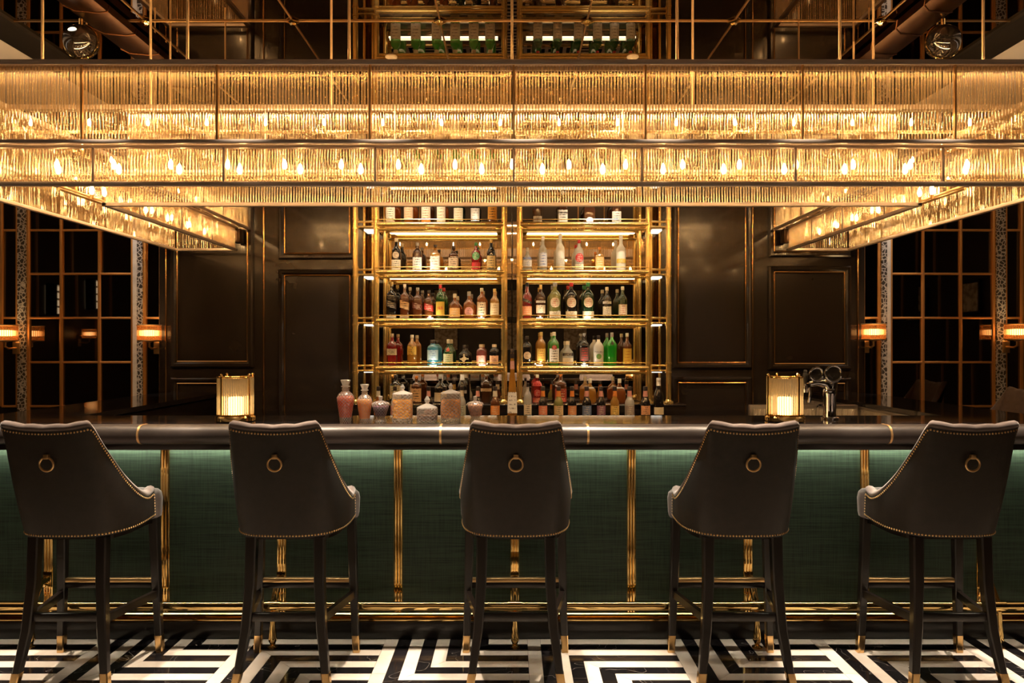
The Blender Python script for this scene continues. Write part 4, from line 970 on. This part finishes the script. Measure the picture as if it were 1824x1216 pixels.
def build_stool():
    t = thing('bar_stool', (0, 0, 0), '', 'bar stool', 'bar stools')
    NU, NV = len(full), 9
    vs, fs = [], []
    for o in (0.0, .012):
        for j in range(NV):
            for i in range(NU):
                zt = full[i][4]; z = zbot(i)+(zt-zbot(i))*j/(NV-1); vs.append(shell_pt(i, z, o))
    A = NV*NU
    for j in range(NV-1):
        for i in range(NU-1):
            fs.append((j*NU+i, j*NU+i+1, (j+1)*NU+i+1, (j+1)*NU+i)); fs.append((A+j*NU+i, A+(j+1)*NU+i, A+(j+1)*NU+i+1, A+j*NU+i+1))
    for i in range(NU-1):
        fs.append((i, A+i, A+i+1, i+1)); k = (NV-1)*NU+i; fs.append((k, k+1, A+k+1, A+k))
    for i in (0, NU-1):
        for j in range(NV-1): k = j*NU+i; fs.append((k, k+NU, A+k+NU, A+k))
    MB().add(vs, fs).build('outer_shell', leather, t, 50)
    # velvet padding with a tufted rolled edge
    vs, fs = [], []; NC = 0
    for i in range(NU):
        zt = full[i][4]; tuft = .005*abs(math.sin(full[i][2]*PI/.095)) if abs(full[i][0]) < .2 and zt > 1.1 else .002
        zt2 = zt+tuft
        prof_ = [(-.001, zt-.004), (-.004, zt+.006), (.002, zt2+.016), (.016, zt2+.022), (.034, zt2+.018), (.048, zt2+.004), (.054, zt-.03), (.056, max(.74, zt-.15)), (.05, .70)]
        NC = len(prof_)
        for off, z in prof_: vs.append(shell_pt(i, z, off))
    for i in range(NU-1):
        for k in range(NC-1): fs.append((i*NC+k, i*NC+k+1, (i+1)*NC+k+1, (i+1)*NC+k))
    fs += [tuple(range(NC)), tuple((NU-1)*NC+k for k in range(NC))]
    MB().add(vs, fs).build('inner_padding', velvet, t, 60)
    # seat cushion
    def outline(k, g_=1.0):
        pts = []
        for a in [2*PI*q_/40 for q_ in range(40)]:
            c, s_ = math.cos(a), math.sin(a); e = 6.5; gg = (abs(c)**e+abs(s_)**e)**(-1/e)
            x = .266*g_*gg*c; y = .03+.20*g_*gg*s_
            if y < .128: x = max(-.230, min(.230, x))
            if y < -.05: x *= 1-max(0, -.05-y)*1.4
            pts.append((x, y))
        return pts
    vs, fs = [], []; lay = [(.664, .93), (.672, .975), (.69, .99), (.76, 1.0), (.785, .985), (.798, .94), (.806, .80), (.811, .45)]
    for z, g_ in lay:
        for x, y in outline(0, g_): vs.append((x, y, z))
    for j in range(len(lay)-1):
        for k in range(40): fs.append((j*40+k, j*40+(k+1) % 40, (j+1)*40+(k+1) % 40, (j+1)*40+k))
    fs += [tuple(range(40))[::-1], tuple((len(lay)-1)*40+k for k in range(40))]
    MB().add(vs, fs).build('seat', velvet, t, 50)
    MB().prism([(x*.93, y*.95+.002) for x, y in outline(0, .95)], .640, .664).build('seat_frame', woodblk, t)
    # nailheads
    nm = MB(); lines = []
    top = [Vector(shell_pt(i, full[i][4]-.016, -.001)) for i in range(2, NU-2)]
    bot = [Vector(shell_pt(i, zbot(i)+.010, -.001)) for i in range(NU)]
    lines += [top, bot]
    for i in (1, NU-2): lines.append([Vector(shell_pt(i, zbot(i)+.012+(full[i][4]-zbot(i)-.03)*k/10, -.001)) for k in range(11)])
    for ln in lines:
        acc = 0.0; last = ln[0]; step_ = .0135; need = 0
        for a, b in zip(ln, ln[1:]):
            d = (b-a).length; 
            while need <= d and d > 0:
                p = a+(b-a)*(need/d)
                # outward horizontal normal
                nrm = Vector((p.x, p.y-.0, 0)); 
                tdir = (b-a).normalized(); n3 = Vector((0, 0, 1)).cross(tdir) if abs(tdir.z) < .9 else Vector((1 if p.x > 0 else -1, -.0, 0))
                if n3.dot(Vector((p.x, p.y-.02, 0))) < 0: n3 = -n3
                n3.normalize(); u = n3.cross(Vector((0, 0, 1))).normalized(); v = u.cross(n3)
                vs = [p+(u*math.cos(q_*PI/3)+v*math.sin(q_*PI/3))*.0046 for q_ in range(6)]+[p+n3*.0035]
                nm.add(vs, [(q_, (q_+1) % 6, 6) for q_ in range(6)])
                need += step_
            need -= d
    tag(nm.build('nailhead_trim', brass_dull, t, 80), kind='stuff')
    # ring pull
    yb = shell_pt(len(full)//2, 1.0)[1]
    m = MB(); m.tube([(.029*math.cos(a), yb-.014-.002*math.sin(a), .998+.029*math.sin(a)) for a in [2*PI*k/32 for k in range(32)]], .0045, 10, closed=True); ring = m.build('ring_pull', brass_dull, t)
    MB().rbox(-.011, .011, yb-.022, yb+.004, 1.020, 1.040, .003).build('ring_mount', brass_dull, ring)
    # legs
    def leg(pts, wds, tip):
        vs, fs = [], []
        for (x, y, z), w_ in zip(pts, wds):
            h_ = w_/2; b_ = h_*.25
            ring_ = [(-h_+b_, -h_), (h_-b_, -h_), (h_, -h_+b_), (h_, h_-b_), (h_-b_, h_), (-h_+b_, h_), (-h_, h_-b_), (-h_, -h_+b_)]
            vs += [(x+a, y+b, z) for a, b in ring_]
        for j in range(len(pts)-1):
            for k in range(8): fs.append((j*8+k, j*8+(k+1) % 8, (j+1)*8+(k+1) % 8, (j+1)*8+k))
        fs += [tuple(range(8)), tuple((len(pts)-1)*8+k for k in range(8))]
        return MB().add(vs, fs)
    for s in (-1, 1):
        P = [(s*.150, -.150, .655), (s*.153, -.160, .45), (s*.166, -.178, .25), (s*.190, -.208, .076), (s*.203, -.222, 0)]
        w_ = [.048, .045, .041, .034, .031]
        o = leg(P[:4], w_[:4], 0).build('leg', woodblk, t); leg(P[3:], [.037, .034], 0).build('leg_tip', pmat('brass_tip', (.85, .55, .24), .2, 1), o)
        P = [(s*.222, .165, .665), (s*.228, .172, .40), (s*.238, .182, .086), (s*.242, .186, 0)]; w_ = [.044, .040, .033, .030]
        o = leg(P[:3], w_[:3], 0).build('leg', woodblk, t); leg(P[2:], [.036, .033], 0).build('leg_tip', pmat('brass_tip', (.85, .55, .24), .2, 1), o)
        m = MB(); a = Vector((s*.163, -.17, .292)); b = Vector((s*.231, .176, .290))
        vs = []
        for p in (a, b): vs += [(p.x-.011, p.y, p.z-.018), (p.x+.011, p.y, p.z-.018), (p.x+.011, p.y, p.z+.018), (p.x-.011, p.y, p.z+.018)]
        m.add(vs, [(0, 1, 2, 3), (7, 6, 5, 4), (0, 4, 5, 1), (1, 5, 6, 2), (2, 6, 7, 3), (3, 7, 4, 0)]); m.build('side_stretcher', woodblk, t)
    MB().rbox(-.165, .165, -.183, -.160, .286, .322, .003).build('back_stretcher', woodblk, t)
    fb = MB().rbox(-.225, .225, .164, .188, .318, .346, .003).build('foot_bar', woodblk, t)
    MB().rbox(-.222, .222, .161, .191, .345, .366, .006).build('foot_bar_cap', brass_dull, fb)
    return t
stool = build_stool()
YST = 3.39
spots = [(-1.965, 'far left dark leather bar stool with brass ring pull, left of the lamp'), (-1.003, 'dark leather bar stool with brass ring in front of the left table lamp and decanters'),
         (.017, 'dark leather bar stool with brass ring at the centre, below the tall jars'), (1.020, 'dark leather bar stool with brass ring in front of the right table lamp'), (1.945, 'far right dark leather bar stool with brass ring below the right window')]
for i, (x, lab) in enumerate(spots):
    o = stool if i == 0 else copy_tree(stool)
    o.location = (x, YST, 0); o['label'] = lab
o = copy_tree(stool); o.location = (3.52, 5.45, 0); o.rotation_euler = (0, 0, PI/2); o['label'] = 'bar stool at the side wing, its taupe velvet back at the right edge'

# ------------------------------------------------------------------ wall sconces
def sconce_proto():
    t = thing('wall_sconce', (0, 0, 0), '', 'sconce', 'ribbed glass wall sconces')
    MB().lathe([(.030, -.012), (.034, 0), (.030, .006)], (0, .12, -.02), 16).build('wall_plate', brass_dull, t)
    m = MB(); m.tube([(0, .13, -.12), (0, .04, -.125), (0, .0, -.11), (0, 0, -.06)], .008, 10); m.rbox(-.03, .03, .128, .142, -.17, -.07, .004); m.build('arm', brass_dull, t)
    m = MB(); m.lathe([(.012, -.075), (.03, -.068), (.088, -.066), (.092, -.060), (.09, -.056)], n=28); m.build('lower_rim', brass_dull, t)
    m = MB(); m.tube([(.09*math.cos(a), .09*math.sin(a), .062) for a in [2*PI*k/32 for k in range(32)]], .005, 8, closed=True); m.build('upper_rim', brass_dull, t)
    m = MB()
    for k in range(36):
        a = 2*PI*k/36; m.lathe([(.0062, -.056), (.0062, .062)], (.084*math.cos(a), .084*math.sin(a), 0), 6, cap=False)
    tag(m.build('glass_rods', smoked_glass, t, 60), kind='stuff')
    MB().lathe([(.03, -.024), (.070, -.020), (.072, .0), (.070, .020), (.03, .024)], n=20).build('bulb', sconce_m, t)
    return t
sp_ = sconce_proto()
sl = [((266, 593), 'glass drum sconce on the narrow pier left of the panelled wall'), ((9, 593), 'glass drum sconce cut off by the left edge, beyond the left window'),
      ((1556, 591), 'glass drum sconce on the narrow pier right of the panelled wall'), ((1812, 591), 'glass drum sconce cut off by the right edge, beyond the right window')]
for i, ((px, py), lab) in enumerate(sl):
    o = sp_ if i == 0 else copy_tree(sp_)
    Y = 5.885; o.location = (sX(px, Y), Y, sZ(py, Y)); o['label'] = lab
o = copy_tree(sp_); o.location = (-5.81, 2.14, 1.64); o.rotation_euler = (0, 0, PI/2); o['label'] = 'glass drum sconce on the left side wall, seen mirrored in the left window'

# ------------------------------------------------------------------ ceiling fittings
for s, side in ((-1, 'left'), (1, 'right')):
    t = thing('ceiling_downlight', (s*.818, 4.945, CEIL), 'small white round ceiling disc over the %s bay of the bottle shelves' % side, 'downlight')
    MB().lathe([(.040, 0), (.040, -.005), (.034, -.008)], n=24).build('rim', colmat((.75, .6, .42)), t); MB().lathe([(.033, -.0085), (.01, -.010)], n=20).build('diffuser', colmat((.85, .7, .5)), t)
    t = thing('copper_channel', (s*2.40, 4.6, CEIL-.013), 'copper coloured ribbed channel under the mirrored ceiling on the %s' % side, 'ceiling channel')
    m = MB(); pr = [(-.10, 0), (-.10, -.045), (-.06, -.06), (.06, -.06), (.10, -.045), (.10, 0)]
    n = len(pr); vs = [(x, y, z) for y in (-1.5, 1.35) for x, z in pr]
    m.add(vs, [tuple(range(n)), tuple(range(n, 2*n))]+[(k, (k+1) % n, n+(k+1) % n, n+k) for k in range(n)]); m.build('channel_body', copper, t)
    for y in (-1.1, -.8, -.5, -.2, .1, .4, .7, 1.0):
        m = MB(); m.tube([(-.104, y-.05, -.005), (-.102, y-.03, -.047), (-.06, y, -.063), (.06, y+.03, -.063), (.102, y+.05, -.047), (.104, y+.06, -.005)], .005, 6); m.build('channel_rib', copper, t)
    t = thing('globe_light', (s*2.48, 4.2, 3.355), 'dark glass globe light in a brass ring under the copper channel on the %s' % side, 'globe light')
    prof_ = [(.096*math.sin(PI*k/16)+.0005, -.10-.096*math.cos(PI*(16-k)/16)*-1) for k in range(17)]
    prof_ = [(max(.001, .094*math.sin(PI*k/16)), -.108-.094*math.cos(PI*k/16)) for k in range(17)]
    MB().lathe(prof_, n=24).build('globe', pmat('black_glass_globe', (.012, .009, .007), .04, 0, .6, coat=.5), t, 60)
    m = MB(); m.tube([(.099*math.cos(a), 0, -.108+.099*math.sin(a)) for a in [2*PI*k/40 for k in range(40)]], .005, 8, closed=True); m.build('brass_ring', brass, t)
    MB().cyl(0, 0, -.012, .022, .012, 10).build('stem', brass, t)
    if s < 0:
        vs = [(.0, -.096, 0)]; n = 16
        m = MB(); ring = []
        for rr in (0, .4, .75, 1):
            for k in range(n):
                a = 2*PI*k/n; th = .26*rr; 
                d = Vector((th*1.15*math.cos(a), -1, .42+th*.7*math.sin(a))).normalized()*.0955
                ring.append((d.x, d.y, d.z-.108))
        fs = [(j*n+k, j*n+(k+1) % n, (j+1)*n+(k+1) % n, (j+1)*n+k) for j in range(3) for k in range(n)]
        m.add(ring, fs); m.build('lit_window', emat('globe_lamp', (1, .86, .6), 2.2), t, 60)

# ------------------------------------------------------------------ pictures in the lounge behind the camera (seen in the mirrors)
def picture(x, y, z, w_, h_, rz, label):
    t = thing('framed_picture', (x, y, z), label, 'picture', 'mottled gold pictures in dark frames', rz)
    m = MB(); b = .035
    m.rbox(-w_/2-b, w_/2+b, -.02, .02, h_/2, h_/2+b, .004); m.rbox(-w_/2-b, w_/2+b, -.02, .02, -h_/2-b, -h_/2, .004); m.rbox(-w_/2-b, -w_/2, -.02, .02, -h_/2, h_/2, .004); m.rbox(w_/2, w_/2+b, -.02, .02, -h_/2, h_/2, .004)
    m.build('frame', woodblk, t); MB().box(-w_/2, w_/2, -.012, .012, -h_/2, h_/2).build('canvas', art_m, t, 0)
for i, x in enumerate((-1.62, 0, 1.55)):
    for z, wd in ((2.52, 'upper'), (1.72, 'lower')):
        picture(x, -5.975, z, .56, .66, 0, '%s mottled gold picture in the %s column on the rear wall, mirrored behind the bottles' % (wd, ('left', 'middle', 'right')[i]))
for y, nm in ((2.8, 'farther'), (1.3, 'nearer')):
    picture(5.92, y, 2.14, .30, .36, PI/2, '%s gold picture on the right side wall, mirrored in the right window' % nm)

# the left side wall, seen mirrored in the left window: a lit niche and brass strips
t = thing('lit_wall_niche', (-5.94, 2.15, 1.9), 'small lit wall niche with pale shelves, mirrored in the left window', 'wall niche')
m = MB(); m.box(0, .14, -.22, -.20, 0, .42); m.box(0, .14, .20, .22, 0, .42); m.box(0, .14, -.22, .22, .40, .42); m.box(0, .14, -.22, .22, 0, .02); m.build('case', woodblk, t, 0)
MB().box(.002, .01, -.2, .2, .02, .40).build('lit_back', emat('niche_light', (1, .8, .5), 1.6), t, 0)
for k in range(3): MB().box(.01, .13, -.2, .2, .11+.1*k, .125+.1*k).build('shelf', whitepaint, t, 0)
for s in (-1, 1):
    for y in (.6, 1.75, 2.55, 3.4, 4.3, 5.2):
        ti += 1; struct(MB().box(*sorted((s*5.95, s*5.93)), y-.015, y+.015, 0, CEIL).build('trim_%d' % ti, brass_dull, None, 0))
